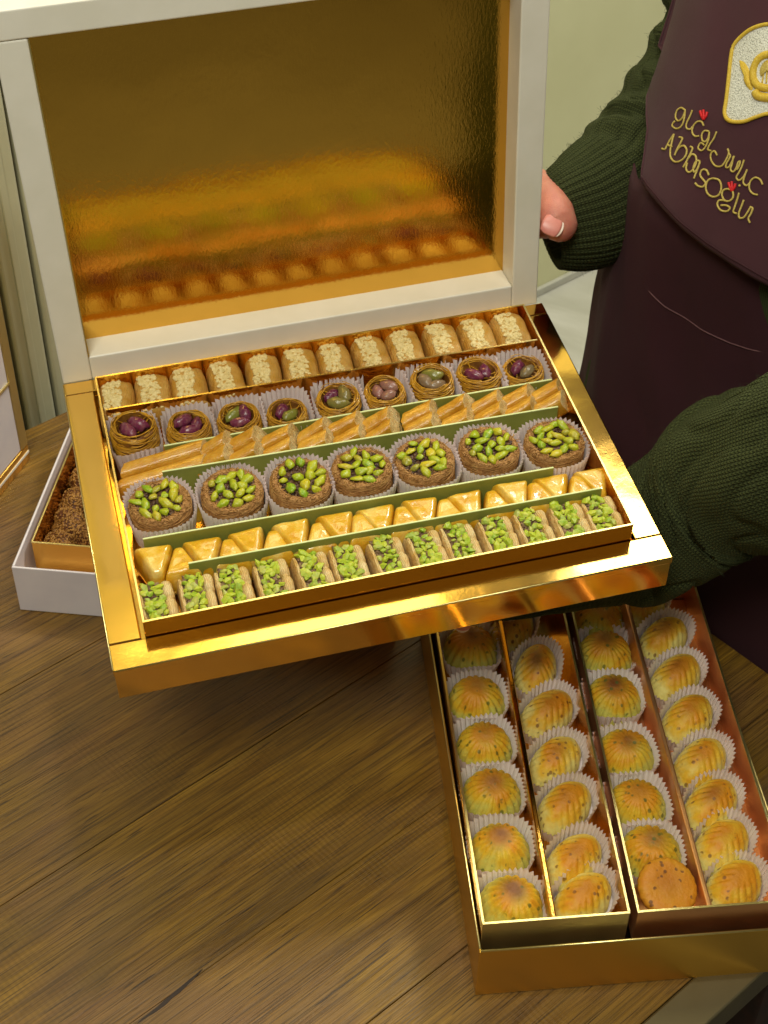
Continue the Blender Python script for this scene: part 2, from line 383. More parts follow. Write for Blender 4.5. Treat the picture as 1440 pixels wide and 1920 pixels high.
# ------------------------------------------------------------------ the setting: table, floor, wall, cabinet
TG = 0.7231481; g2 = np.array([math.cos(TG), math.sin(TG)]); n2 = np.array([-g2[1], g2[0]])
MT = Matrix.Rotation(TG, 4, 'Z')                     # local x along the grain, local y across it
table = thing('table', 'brown oak-look plank table with pale metal trim along the near edge', 'table', MT)
cuts = [0.302, 0.430, 0.540, 0.686, 0.873, 1.062, 1.134, 1.1765]
for i in range(len(cuts)-1):
    b = MB(); dz = [0, .0002, -.0002, 0, .0002, -.0001, 0][i]
    b.box(-1.6, 0.859, cuts[i] + .0003, cuts[i+1] - .0003, -0.03, dz)
    me = b.mesh('plank')
    o = obj('plank', me, WOOD, table, smooth=False, bevel=0.0003, seg=1)
b = MB(); b.box(-1.6, 0.856, 0.305, 1.174, -0.05, -0.0302); obj('core_board', b, DARK, table, smooth=False)
b = MB(); b.box(-1.6, 0.859, 0.2705, 0.3015, -0.032, 0.0012); obj('metal_trim', b, STEEL, table, smooth=False, bevel=0.0015)
b = MB(); pts = []                                   # the split in the wood near the front
for i in range(25):
    t = i/24; x = 0.245 + 0.062*t; wd = 0.0016*math.sin(PI*t)**0.7*(1 + 0.4*nz(t*9, 0, 0)); y = 0.5365 + 0.0055*t*t + 0.0006*nz(t*5, 1, 0)
    pts.append((x, y, wd))
b.prism([(x, y - wd - 1e-5, 0.0) for x, y, wd in pts] + [(x, y + wd + 1e-5, 0.0) for x, y, wd in reversed(pts)],
        [(x, y - wd - 1e-5, 0.0005) for x, y, wd in pts] + [(x, y + wd + 1e-5, 0.0005) for x, y, wd in reversed(pts)])
obj('crack', b, PANELD, table, smooth=False)
for x, y in [(0.8, 0.36), (0.8, 1.12), (-1.5, 0.36), (-1.5, 1.12)]:
    b = MB(); b.box(x - .03, x + .03, y - .03, y + .03, -0.75, -0.0502); obj('leg', b, DARK, table, smooth=False, bevel=.003)

b = MB(); b.box(-2.5, 3.5, 0.24, 3.6, -0.79, -0.75); o = obj('floor', b, MARB, None, smooth=False); o.matrix_world = MT; o['kind'] = 'structure'
b = MB(); b.box(-2.5, 3.5, -6.0, -0.4004, -0.79, -0.75); o = obj('near_floor', b, TILE, None, smooth=False); o.matrix_world = MT; o['kind'] = 'structure'
b = MB(); b.box(-2.5, 3.5, -0.40, 0.238, -0.79, -0.7496); o = obj('dark_floor', b, FLOORD, None, smooth=False); o.matrix_world = MT; o['kind'] = 'structure'
p0 = at(1020, 545, -0.75); p1 = at(1160, 476, -0.75); ang = math.atan2(p1[1]-p0[1], p1[0]-p0[0])
wm = Matrix.Translation((p0[0], p0[1], -0.75)) @ Matrix.Rotation(ang, 4, 'Z')
b = MB(); b.box(-2.6, 2.5, 0.0, 0.06, 0.0, 3.0); o = obj('wall', b, WALL, None, smooth=False); o.matrix_world = wm
o['kind'] = 'structure'; o['label'] = 'plain cream painted wall behind the person'; o['category'] = 'wall'
b = MB(); b.box(-2.6, 2.5, -0.010, -0.0002, 0.001, 0.018)
o = obj('skirting', b, MARB, None, smooth=False, bevel=.002); o.matrix_world = wm; tag(o, 'low pale marble skirting along the foot of the cream wall', 'skirting')

cab = thing('cabinet', 'tall grey-green cabinet with narrow upright door panels behind the table', 'cabinet', MT)
b = MB(); b.box(0.20, 1.02, 1.236, 1.50, -0.75, 0.62); obj('carcass', b, PANELD, cab, smooth=False)
edges = [0.205, 0.30, 0.395, 0.480, 0.522, 0.560, 0.5985, 0.645, 0.74, 0.85, 1.0]
for i in range(len(edges)-1):
    x0, x1 = edges[i], edges[i+1]
    b = MB(); b.box(x0 + .0022, x1 - .0022, 1.2205, 1.236, -0.745, 0.615)
    d_ = obj('door_panel', b, PANEL, cab, smooth=False, bevel=.0035, seg=3)
    if x1 - x0 < 0.06:
        b = MB(); b.box((x0+x1)/2 - .004, (x0+x1)/2 + .004, 1.2180, 1.2204, -0.74, 0.61); obj('reed', b, PANEL, d_, smooth=False, bevel=.001)
    else:
        b = MB(); b.box(x1 - .012, x1 - .008, 1.205, 1.2204, 0.0, 0.2); obj('handle', b, STEEL, d_, smooth=False, bevel=.001)

# the white carton standing at the left edge of the picture
cm = Matrix.Translation((-0.3622, 1.1912, 0.0)) @ Matrix.Rotation(math.radians(-18), 4, 'Z')
car = thing('upright_carton', 'tall white carton with mirror gold edge standing at the far left', 'carton', cm)
b = MB(); b.box(-0.20, -0.0012, -0.26, -0.012, 0.020, 0.34); obj('body', b, CARDG, car, smooth=False, bevel=.001)
b = MB(); b.box(-0.20, 0.0, -0.262, 0.0, 0.0, 0.0196); obj('base', b, GOLD, car, smooth=False, bevel=.0008)
b = MB(); b.box(-0.20, 0.0, -0.0116, 0.0, 0.0199, 0.345); obj('edge_board', b, SILV, car, smooth=False, bevel=.0006)
b = MB(); b.box(-0.001, 0.0004, -0.26, -0.0118, 0.1035, 0.1060); obj('lid_line', b, GOLDE, car, smooth=False)
b = MB(); b.box(-0.001, 0.0006, -0.262, -0.001, 0.0100, 0.0126); obj('base_line', b, CARD, car, smooth=False)

# ------------------------------------------------------------------ the large held gift box
S = 0.41; K = S/0.44
OM = np.array([-0.45261767, 0.26793263, 2.54575444])
MW = np.array([[0.96460024, -0.26356192, -0.00902768], [0.26135386, 0.95997015, -0.10075454], [0.03522137, 0.09482844, 0.99487036]])
OW = CAMP + CAMR.T @ (OM * S)
MX = Matrix.Identity(4)
for i in range(3):
    for j in range(3): MX[i][j] = MW[i][j]
    MX[i][3] = OW[i]
MXI = MX.inverted()
BW, BL, BH = S, 0.72782*S, 0.07686*S
TX0, TY0, TW, TL, TH = 0.062666*S, 0.057798*S, 0.881139*S, 0.628458*S, 0.04242*S
box = thing('gift_box', 'open white and gold gift box of assorted pastries held up by a person', 'gift box', MX)
base = MB(); t = 0.0022
base.box(0, BW, 0, t, -BH, -0.0003); base.box(0, BW, BL - t, BL, -BH, -0.0003)
base.box(0, t, t + 1e-5, BL - t - 1e-5, -BH, -0.0003); base.box(BW - t, BW, t + 1e-5, BL - t - 1e-5, -BH, -0.0003)
base.box(t + 1e-5, BW - t - 1e-5, t + 1e-5, BL - t - 1e-5, -BH, -BH + 0.002)
obj('base', base, GOLD, box, smooth=False, bevel=.0007)
gp = 0.0032; sx0, sx1, sy0, sy1 = TX0 - gp, TX0 + TW + gp, TY0 - gp*0.22, TY0 + TL + gp
def strip(x0, x1, y0, y1, n=24):                      # slightly wavy foil-covered board
    b = MB(); b.box(x0, x1, y0, y1, -0.0055, 0.0008); me = b.mesh('frame_strip')
    bm = bmesh.new(); bm.from_mesh(me)
    bmesh.ops.subdivide_edges(bm, edges=[e for e in bm.edges if e.calc_length() > 0.1], cuts=n)
    for v in bm.verts:
        if v.co.z > 0: v.co.z += 0.00035*nz(v.co.x*14, v.co.y*14, 1)
    bm.to_mesh(me); bm.free()
    return obj('frame_strip', me, GOLD, box, smooth=False, bevel=.0009, seg=3)
strip(-0.0006, BW + .0006, -0.0006, sy0); strip(-0.0006, BW + .0006, sy1, BL + .0003)
strip(-0.0006, sx0, sy0 + .0004, sy1 - .0004); strip(sx1, BW + .0006, sy0 + .0004, sy1 - .0004)
b = MB(); b.tube([(0.001, -0.0004, 0.0006), (BW*.5, -0.0006, 0.0007), (BW - .001, -0.0004, 0.0006)], 0.0007, 6); obj('edge_fold', b, GOLDE, box)
b = MB(); b.tube([(-0.0004, 0.001, 0.0006), (-0.0006, BL*.5, 0.0007), (-0.0004, BL - .001, 0.0006)], 0.0006, 6); obj('edge_fold', b, GOLDE, box)

# lid: a shallow white box of four rails with a gold panel inside, standing on the back edge
LA = 1.4553265
U = np.array([0, math.cos(LA), math.sin(LA)]); N = np.array([0, math.sin(LA), -math.cos(LA)])
LM = Matrix.Identity(4)
for i in range(3):
    LM[i][0] = (1, 0, 0)[i]; LM[i][1] = U[i]; LM[i][2] = -N[i]; LM[i][3] = (0, BL + 0.0004, 0.0002)[i]
LWd, LT, LiL, LiR, LiB, LiT, LD = 0.990*S, 0.764*S, 0.0577*S, 0.9346*S, 0.0534*S, 0.71068*S, 0.0656*S
lid = bpy.data.objects.new('lid', None); C.objects.link(lid); lid.parent = box; lid.matrix_local = LM
dp = LD + 0.004
def rail(x0, x1, y0, y1, e=0.0, zt=0.0):
    b = MB(); b.box(x0, x1, y0, y1, -dp, zt); return obj('rail', b, CARD, lid, smooth=False, bevel=.0014, seg=3)
rail(LiL + .0002, LiR - .0002, 0.0, LiB, zt=-0.0004)
rail(0, LiL, 0.0, LiT - .0002, zt=0.0); rail(LiR, LWd, 0.0, LT + .001, zt=0.0); rail(-0.004, LiR - .0002, LiT, LT, zt=0.0006)
b = MB(); b.box(LiL - .002, LiR + .002, LiB - .002, LiT + .002, -dp - .001, -LD); obj('panel', b, GOLDP, lid, smooth=False)
b = MB(); b.box(LiL + .00005, LiL + .0009, LiB + .0002, LiT - .0004, -LD + .0001, -0.0003); obj('lining_edge', b, GOLDE, lid, smooth=False)

# tray
TM = MX @ Matrix.Translation((TX0, TY0, 0))
FZ = TH - 0.0325
tray = thing('pastry_tray', 'wide gold foil tray of six pastry rows inside the gift box', 'tray', TM)
tw = 0.0011
b = MB(); b.box(0, TW, 0, TL, FZ - .001, FZ); obj('floor', b, GOLDT, tray, smooth=False)
for (x0, x1, y0, y1) in ((0, TW, 0, tw), (0, TW, TL - tw, TL), (0, tw, tw + 1e-5, TL - tw - 1e-5), (TW - tw, TW, tw + 1e-5, TL - tw - 1e-5)):
    b = MB(); b.box(x0, x1, y0, y1, FZ + 1e-5, TH)
    wo = obj('wall', b, GOLDT, tray, smooth=False, bevel=.0003, seg=1)
    b = MB(); b.box(x0 - .0002, x1 + .0002, y0 - .0002, y1 + .0002, TH + .00002, TH + .0005); obj('rim', b, GOLDE, wo, smooth=False)
# (positions below are measured on the box in millimetres at a width of 440 mm; K scales them)
def mmx(x, y, z=0.0): return (x*K/1000.0, y*K/1000.0, z*K/1000.0)
def boxM(x, y, z, rz=0, rx=0, ry=0, s=1.0): return MX @ T(*mmx(x, y, z), rz, rx, ry, s)
FL = FZ/K*1000 + 0.3                                   # tray floor in those millimetres (about -14)
# gold partition behind the nests
b = MB(); x0, y0, _ = mmx(31, 260); x1, y1, _ = mmx(412, 253.5)
def card_mesh(xa, ya, xb, yb, z0, z1, th=0.0009):
    d = np.array([xb - xa, yb - ya]); d /= np.linalg.norm(d); nn = np.array([-d[1], d[0]])*th/2
    b = MB(); b.prism([(xa-nn[0], ya-nn[1], z0), (xb-nn[0], yb-nn[1], z0), (xb+nn[0], yb+nn[1], z0), (xa+nn[0], ya+nn[1], z0)],
                      [(xa-nn[0], ya-nn[1], z1), (xb-nn[0], yb-nn[1], z1), (xb+nn[0], yb+nn[1], z1), (xa+nn[0], ya+nn[1], z1)]); return b
gpart = obj('partition', card_mesh(x0 - TX0, y0 - TY0, x1 - TX0, y1 - TY0, FZ + .0003, TH - .0006), GOLDT, tray, smooth=False)
obj('rim', card_mesh(x0 - TX0, y0 - TY0, x1 - TX0, y1 - TY0, TH - .00058, TH, .0014), GOLDE, gpart, smooth=False)
for (nm, xa, ya, xb, yb, lb) in (('A', 72, 206, 408, 202, 'green card strip between the nests and the golden rolls'),
                                 ('B', 66, 177, 402, 168.5, 'green card strip between the golden rolls and the large pistachio rounds'),
                                 ('C', 40, 108.5, 375, 101.5, 'green card strip between the large pistachio rounds and the triangles'),
                                 ('D', 70, 75, 405, 70, 'green card strip behind the front row of pistachio slices')):
    dv = thing('divider_card', lb, 'card strip', MX, 'green card strips in the gift box')
    a_ = mmx(xa, ya); c_ = mmx(xb, yb)
    obj('card', card_mesh(a_[0], a_[1], c_[0], c_[1], FZ + .0004, (17.2)*K/1000, .0011), GREEN, dv, smooth=False)
    obj('top_edge', card_mesh(a_[0], a_[1], c_[0], c_[1], 17.22*K/1000, 17.9*K/1000, .00125), GREENE, dv, smooth=False)

# ------------------------------------------------------------------ pieces
def blob(sub, sx_, sy_, sz_, amp, fr, seed):
    bm = bmesh.new(); bmesh.ops.create_icosphere(bm, subdivisions=sub, radius=1.0)
    for v in bm.verts:
        p = v.co.copy(); k = 1 + amp*nz(p.x*fr, p.y*fr, p.z*fr, seed)
        v.co = Vector((p.x*sx_*k, p.y*sy_*k, p.z*sz_*k))
    vs = [v.co.copy() for v in bm.verts]; fs = [[v.index for v in f.verts] for f in bm.faces]; bm.free(); return vs, fs
def blob_mesh(name, *a, mat=None, smooth=True):
    vs, fs = blob(*a); me = bpy.data.meshes.new(name); me.from_pydata([tuple(v) for v in vs], [], fs); me.materials.append(mat)
    me.polygons.foreach_set('use_smooth', [smooth]*len(me.polygons)); return me
def halfnut(sub, L, W, H, seed, amp=0.16, tp=.2):
    vs, fs = blob(sub, 1, 1, 1, amp, 1.7, seed)
    out = []
    for v in vs:
        t = v.x; taper = 1 - tp*abs(t)**1.6
        out.append(Vector((v.x*L, v.y*W*taper, v.z*H*taper*(1 if v.z > 0 else 0.55) + 0.12*H*math.cos(v.y*3))))
    return out, fs
def mesh_of(name, vf, mat, smooth=True):
    me = bpy.data.meshes.new(name); me.from_pydata([tuple(v) for v in vf[0]], [], vf[1]); me.materials.append(mat)
    me.polygons.foreach_set('use_smooth', [smooth]*len(me.polygons)); return me
WHOLE = [mesh_of('pistachio', halfnut(2, [.0070, .0060, .0076, .0052, .0072, .0064, .0056][s], [.0036, .0036, .0033, .0036, .0034, .0038, .0034][s], .0027, s, 0.50), PIST) for s in range(7)]
CHUNK = [mesh_of('pistachio', blob(1, .0033*(1+.3*random.random()), .0026, .0020, 0.55, 1.3, s), CHOP, False) for s in range(8)]
RED = [mesh_of('pistachio', halfnut(2, .0070, .0042, .0036, 20 + s, .3), PURP) for s in range(4)]

def pillow(outline, h, nr=9, p=6.0, q=0.5, seed=0, amp=0.0, base=0.0, under=0.92):
    """rounded solid on a closed outline (list of xy), rising to h"""
    o = np.array(outline); c = o.mean(axis=0); n = len(o); vs = []; fs = []
    for j in range(nr+1):
        r = math.sin(PI/2*j/nr) if j else 0
        z = h*max(0.0, 1 - r**p)**q
        if j == 0:
            vs.append((c[0], c[1], base + z + amp*nz(0, 0, 5, seed)))
        else:
            for i in range(n):
                x, y = c + (o[i]-c)*r
                vs.append((x, y, base + z*(1.0) + amp*nz(x*90, y*90, 5, seed)*min(1, z/h*1.5)))
    for i in range(n): fs.append((0, 1+i, 1+(i+1) % n))
    for j in range(1, nr):
        for i in range(n):
            a = 1+(j-1)*n; fs.append((a+i, a+n+i, a+n+(i+1) % n, a+(i+1) % n))
    a = 1+(nr-1)*n; m0 = len(vs)
    for i in range(n):
        x, y = c + (o[i]-c)*under; vs.append((x, y, base - 0.002))
    for i in range(n): fs.append((a+i, m0+i, m0+(i+1) % n, a+(i+1) % n))
    fs.append(tuple(range(m0+n-1, m0-1, -1)))
    return vs, fs
def rounded_poly(pts, rad, k=5, sub=5):
    out = []; n = len(pts)
    for i in range(n):
        a, b_, c_ = (np.array(pts[(i+d) % n], float) for d in (-1, 0, 1))
        u = (a-b_)/np.linalg.norm(a-b_); v = (c_-b_)/np.linalg.norm(c_-b_)
        p = b_ + u*rad; q = b_ + v*rad
        for j in range(k+1):
            t = j/k; out.append((1-t)**2*p + 2*t*(1-t)*b_ + t*t*q)
        nxt = c_ + (b_-c_)/np.linalg.norm(b_-c_)*rad
        for j in range(1, sub): out.append(q + (nxt-q)*j/sub)
    return out

def cup_mesh(rx, ry, e, h, flare, nf, seed, amp=0.0011, thick=True):
    n = nf*4; rows = 5; vs = []; fs = []
    for j in range(rows+1):
        t = j/rows
        for i in range(n):
            a = 2*PI*i/n; ca, sa = math.cos(a), math.sin(a)
            r = (abs(ca)**e + abs(sa)**e)**(-1/e)
            ph = (i % 4)/4.0; tri = [0, 1, 0, -1][i % 4]
            wob = 1 + 0.045*nz(ca*1.3, sa*1.3, 0.5*t, seed)*(0.4 + t)
            k = (1 - flare*(1-t))*wob
            rr = 1 + tri*amp/((rx+ry)/2)*(0.35 + 0.65*t)*(1+.3*nz(a*3, t, 0, seed+5))
            z = h*t + (tri*0.0006 if j == rows else 0) + 0.0016*nz(ca*1.5, sa*1.5, 3, seed)*t
            vs.append((rx*r*ca*k*rr, ry*r*sa*k*rr, z))
    for j in range(rows):
        for i in range(n): fs.append((j*n+i, j*n+(i+1) % n, (j+1)*n+(i+1) % n, (j+1)*n+i))
    vs.append((0, 0, 0)); c0 = len(vs)-1
    for i in range(n): fs.append((c0, (i+1) % n, i))
    me = bpy.data.meshes.new('paper_cup'); me.from_pydata(vs, [], fs); me.materials.append(CUP)
    return me

# ---- back row: twelve nut-topped rolls
def nutroll_meshes(seed):
    W, D, H = 0.0152, 0.0218, 0.030
    nx, ny = 26, 22; vs = []; fs = []
    prof = []
    for i in range(nx+1):                              # barrel section over x,z
        a = PI*(i/nx); x = -math.cos(a); z = math.sin(a)
        x = math.copysign(abs(x)**0.55, x); z = z**0.42
        prof.append((x, z))
    for j in range(ny+1):
        ty = -1 + 2*j/ny; sh = 1 - 0.16*abs(ty)**4; 
        for (x, z) in prof:
            bul = 1 + 0.05*(1-ty*ty)
            px = x*W*bul + 0.0008*nz(x*2, ty*2, z, seed); py = ty*D + 0.0012*nz(x*3, ty, z*3, seed+1)
            pz = H*z*sh + 0.001*nz(x*4, ty*4, 2, seed+2)
            vs.append((px, py, pz))
    m_ = nx+1
    for j in range(ny):
        for i in range(nx): fs.append((j*m_+i, j*m_+i+1, (j+1)*m_+i+1, (j+1)*m_+i))
    fs.append(tuple(range(nx, -1, -1))); fs.append(tuple(ny*m_+i for i in range(m_)))
    body = MB(); body.add(vs, fs); me1 = body.mesh('pastry_skin'); fixn(me1); me1.materials.append(PASTRY); me1.polygons.foreach_set('use_smooth', [True]*len(me1.polygons))
    f = MB(); r = random.Random(seed)
    for k in range(190):
        x = r.uniform(-1, 1); y = r.uniform(-1, 1)
        s = r.uniform(.0012, .0026)
        v, q = blob(1, s*r.uniform(.8, 1.5), s, s*.8, .5, 1.5, seed*200+k)
        R = Matrix.Rotation(r.uniform(0, 6.3), 3, 'Z') @ Matrix.Rotation(r.uniform(-1, 1), 3, 'X')
        c = Vector((-.0026 + x*(.0074 + .0008*nz(y*3, seed, 0)), y*D*0.97, H*(1-0.15*abs(y)**4)*(1.0 - 0.03*x*x) - .0006 + r.uniform(-.0006, .0011)))
        f.add([R @ p + c for p in v], q)
    me2 = f.mesh('nut_filling'); me2.materials.append(NUT)
    return me1, me2
NR = [nutroll_meshes(s) for s in range(4)]
r1x = [42, 74, 105, 138, 171, 204, 235, 268, 299, 333, 366, 397]
for i, x in enumerate(r1x):
    t_ = thing('nut_roll', 'filo roll with cream nut bits in the back row, ' + nth(i, 12), 'pastry', boxM(x, 279.5, FL + 3.5, random.uniform(-.05, .05) - .02, s=K), 'nut rolls in the back row')
    v = NR[i % 4]; sc_ = Matrix.Diagonal((random.uniform(.96, 1.02), random.uniform(.95, 1.02), random.uniform(.93, 1.0), 1))
    inst('pastry_skin', v[0], t_, sc_); inst('nut_filling', v[1], t_, sc_, 'stuff')

# ---- second row: nine nests in square paper cups
def nest_mesh(seed):
    r = random.Random(seed); b = MB()
    for k in range(150):
        a0 = r.uniform(0, 2*PI); span = r.uniform(1.6, 5.5); z0 = r.uniform(0.001, 0.019); tz = r.uniform(-.0035, .0035)
        rad = r.uniform(.0116, .0150) + (0.0006 if z0 < .014 else 0); ph = r.uniform(0, 6.3); ex = r.uniform(-.0009, .0009)
        n = max(8, int(span*6))
        pts = []
        for i in range(n+1):
            a = a0 + span*i/n
            rr = rad + ex*math.sin(a*2+ph) + 0.0003*math.sin(a*7+ph)
            z = z0 + tz*math.sin(a+ph); z = min(max(z, .0004), .0205)
            if z > .0165: rr = min(rr, .0150 - (z-.0165)*.35)
            pts.append((rr*math.cos(a), rr*math.sin(a), z))
        b.tube(pts, r.uniform(.00024, .00038), 4)
    for k in range(4):                                # loose ends across the heart
        a = r.uniform(0, 6.3); c = a + r.uniform(1, 3)
        b.tube([(.0125*math.cos(a), .0125*math.sin(a), .0185), (.004*math.cos((a+c)/2), .004*math.sin((a+c)/2), .0150), (.0115*math.cos(c), .0115*math.sin(c), .018)], .00032, 3)
    me = b.mesh('strands'); me.materials.append(NEST); me.polygons.foreach_set('use_smooth', [True]*len(me.polygons)); return me
def lathe(prof, n=48, amp=0, fr=300, seed=0):
    vs = []; fs = []; m_ = len(prof)
    for i in range(n):
        a = 2*PI*i/n
        for (r, z) in prof:
            k = amp*nz(math.cos(a)*r*fr, math.sin(a)*r*fr, z*fr, seed)
            vs.append(((r+k)*math.cos(a), (r+k)*math.sin(a), z + k))
    for i in range(n):
        for j in range(m_-1): fs.append((i*m_+j, ((i+1) % n)*m_+j, ((i+1) % n)*m_+j+1, i*m_+j+1))
    b = MB(); b.add(vs, fs); return b
NE = [nest_mesh(s) for s in range(4)]
hb = lathe([(0.0001, .0), (.0142, .0), (.0146, .008), (.0140, .0175), (.0118, .0178), (.0105, .012), (0.0001, .011)], 40, .0006, 300); NH = hb.mesh('heart'); fixn(NH); NH.materials.append(NESTD)
CS = [cup_mesh(.0216, .0250, 4.2, .0285, .10, 34, s, .0010) for s in range(3)]
r2 = [(49, 233), (96, 231), (141, 231), (183, 229), (230, 231), (273, 233), (316, 231), (360, 229), (401, 228)]
NP = [('two purple', [0, 0]), ('three purple', [0, 0, 0]), ('one green and two purple', [1, 0, 0]), ('one purple and one green', [0, 1]), ('one purple and two green', [0, 1, 1]),
      ('three pale pink', [2, 2, 2]), ('three olive', [2, 1, 2]), ('two dark purple', [0, 0]), ('two long purple', [0, 2])]
PG = bpy.data.materials.new('x'); bpy.data.materials.remove(PG)
REDG = [mesh_of('pistachio', halfnut(2, .0068, .0040, .0034, 30 + s, .32), pist_mat('green_purple_pistachio', [(0, lin((120, 136, 30))), (1, lin((126, 110, 60)))], 0.25, (140, 110, 70), .35)) for s in range(1)]
REDP = [mesh_of('pistachio', halfnut(2, .0068, .0040, .0034, 40 + s, .32), pist_mat('pink_pistachio', [(0, lin((150, 100, 92))), (1, lin((120, 110, 76)))], 0.25, (140, 110, 70), .35)) for s in range(1)]
REDV = [mesh_of('pistachio', halfnut(2, .0070, .0044, .0036, 50 + s, .34), pist_mat('violet_pistachio', [(0, lin((92, 24, 62))), (1, lin((116, 44, 72)))], 0.22, (146, 96, 92), .6)) for s in range(2)]
r2 = [(51 + (x-49)*340/352, y) for x, y in r2]
for i, (x, y) in enumerate(r2):
    c = inst('paper_cup', CS[i % 3], None); c.matrix_world = boxM(x, y, FL, random.choice([0, PI]) + random.uniform(-.05, .05), s=K)
    tag(c, 'square fluted paper cup under a nest pastry, ' + nth(i, 9), 'paper cup', 'paper cups of the nest row')
    hgt = [1.25, 1.0, 1.0, .9, 1.0, .95, 1.05, 1.0, .95][i]
    t_ = thing('nest_pastry', 'round shredded-dough nest holding ' + NP[i][0] + ' pistachios, ' + nth(i, 9), 'pastry', boxM(x, y, FL + 6.5, random.uniform(0, 6), random.uniform(-.10, .05), s=K*1.2*[1.08, 1, 1, .95, 1.05, .98, 1.05, 1.08, 1][i]), 'nest pastries')
    inst('strands', NE[i % 4], t_, Matrix.Diagonal((1, 1, hgt, 1)), 'stuff'); inst('heart', NH, t_, Matrix.Diagonal((1, 1, hgt, 1)))
    n_ = len(NP[i][1])
    for k, kd in enumerate(NP[i][1]):
        a = 2*PI*k/n_ + random.uniform(-.3, .3); rr = .0044 if n_ == 2 else .0052
        me = [REDV[k % 2], REDG[0], REDP[0]][kd]
        inst('pistachio', me, t_, T(rr*math.cos(a), rr*math.sin(a), .0168*hgt + k*.0009, a + PI/2 + random.uniform(-.3, .3), random.uniform(-.2, .2), random.uniform(-.15, .15), random.uniform(1.05, 1.25)))

# ---- third row: pairs of golden rolls
def roll_mesh(seed, L=.0155, long=False):
    n = 22; m_ = 14; vs = []; fs = []; r = random.Random(seed)
    for j in range(m_+1):
        t = -1 + 2*j/m_
        x = t*L
        for i in range(n):
            a = 2*PI*i/n; cy, sz = math.cos(a), math.sin(a)
            cy = math.copysign(abs(cy)**.62, cy); sz = math.copysign(abs(sz)**.62, sz)
            k = 1 + .06*nz(t*1.5, cy*2, sz*2, seed) + .04*math.sin(a*3 + seed)
            k *= 1 - .03*max(0, abs(t)-.9)/.1
            ed = .0012*nz(cy*3, sz*3, t*4, seed+3) if abs(t) > .9 else 0
            vs.append((x + ed + cy*.0040 - sz*.0020, cy*.0070*k, sz*.0112*k))
    for j in range(m_):
        for i in range(n): fs.append((j*n+i, j*n+(i+1) % n, (j+1)*n+(i+1) % n, (j+1)*n+i))
    b = MB(); b.add(vs, fs); nbody = len(fs)
    # cut faces: spiralled ragged rings
    for end in (0, m_):
        s_ = -1 if end == 0 else 1; base_i = [vs[end*n+i] for i in range(n)]; cx = np.mean(base_i, axis=0)
        rings = [base_i]
        for q_, dx in ((.85, .0005), (.70, -.0005), (.55, .0006), (.38, -.0004), (.2, .0004)):
            rings.append([tuple(cx + (np.array(p) - cx)*q_ + np.array([s_*dx + .0004*nz(p[1]*800, p[2]*800, q_, seed), 0, 0])) for p in base_i])
        vv = [p for rg in rings for p in rg]; ff = []
        for j in range(len(rings)-1):
            for i in range(n): ff.append((j*n+i, j*n+(i+1) % n, (j+1)*n+(i+1) % n, (j+1)*n+i))
        ff.append(tuple((len(rings)-1)*n+i for i in range(n))); b.add(vv, ff)
    me = b.mesh('roll'); fixn(me); me.materials.append(ROLL); me.materials.append(PASTRYF)
    for i_, p_ in enumerate(me.polygons): p_.use_smooth = True; p_.material_index = 0 if i_ < nbody else 1
    return me
RM = [roll_mesh(s, .0130) for s in range(4)]; RL = [roll_mesh(10, .036), roll_mesh(11, .034)]
r3 = [(None, 0), (113, 1), (138, 2), (166, 3), (196, 0), (225, 1), (253, 2), (287, 3), (318, 0), (347, 1), (374, 2), (401, 3)]
for i, (x, v) in enumerate(r3):
    for side in (0, 1):
        far = side == 1
        if x is None:
            M_ = boxM(72 if far else 68, 197 if far else 183.5, 5.5 if far else 2.0, math.radians(2.5), 0, math.radians(-7), K)
            me = RL[side]
        else:
            yy = 177 - (x-66)*.0253 + (22.0 if far else 8.6)
            M_ = boxM(x + (1.5 if far else 0) + random.uniform(-1, 1), yy, (9.5 if far else 7.5) + random.uniform(-1, 1), math.radians(7 + random.uniform(-3, 3)), random.uniform(-.1, .1), math.radians(-21 + random.uniform(-4, 4)), K*random.uniform(.93, 1.02))
            me = RM[(v + side*2) % 4]
        pos = nth(i, 12)
        lb = ('very long glossy golden baklava roll lying at the left end, ' + ('rear' if far else 'front') + ' one') if x is None else \
             'glossy golden baklava roll, ' + ('rear' if far else 'front') + ' one of the pair, ' + pos + ' pair'
        o = inst('baklava_roll', me, None); o.matrix_world = M_; tag(o, lb, 'pastry', 'golden rolls in the third row')

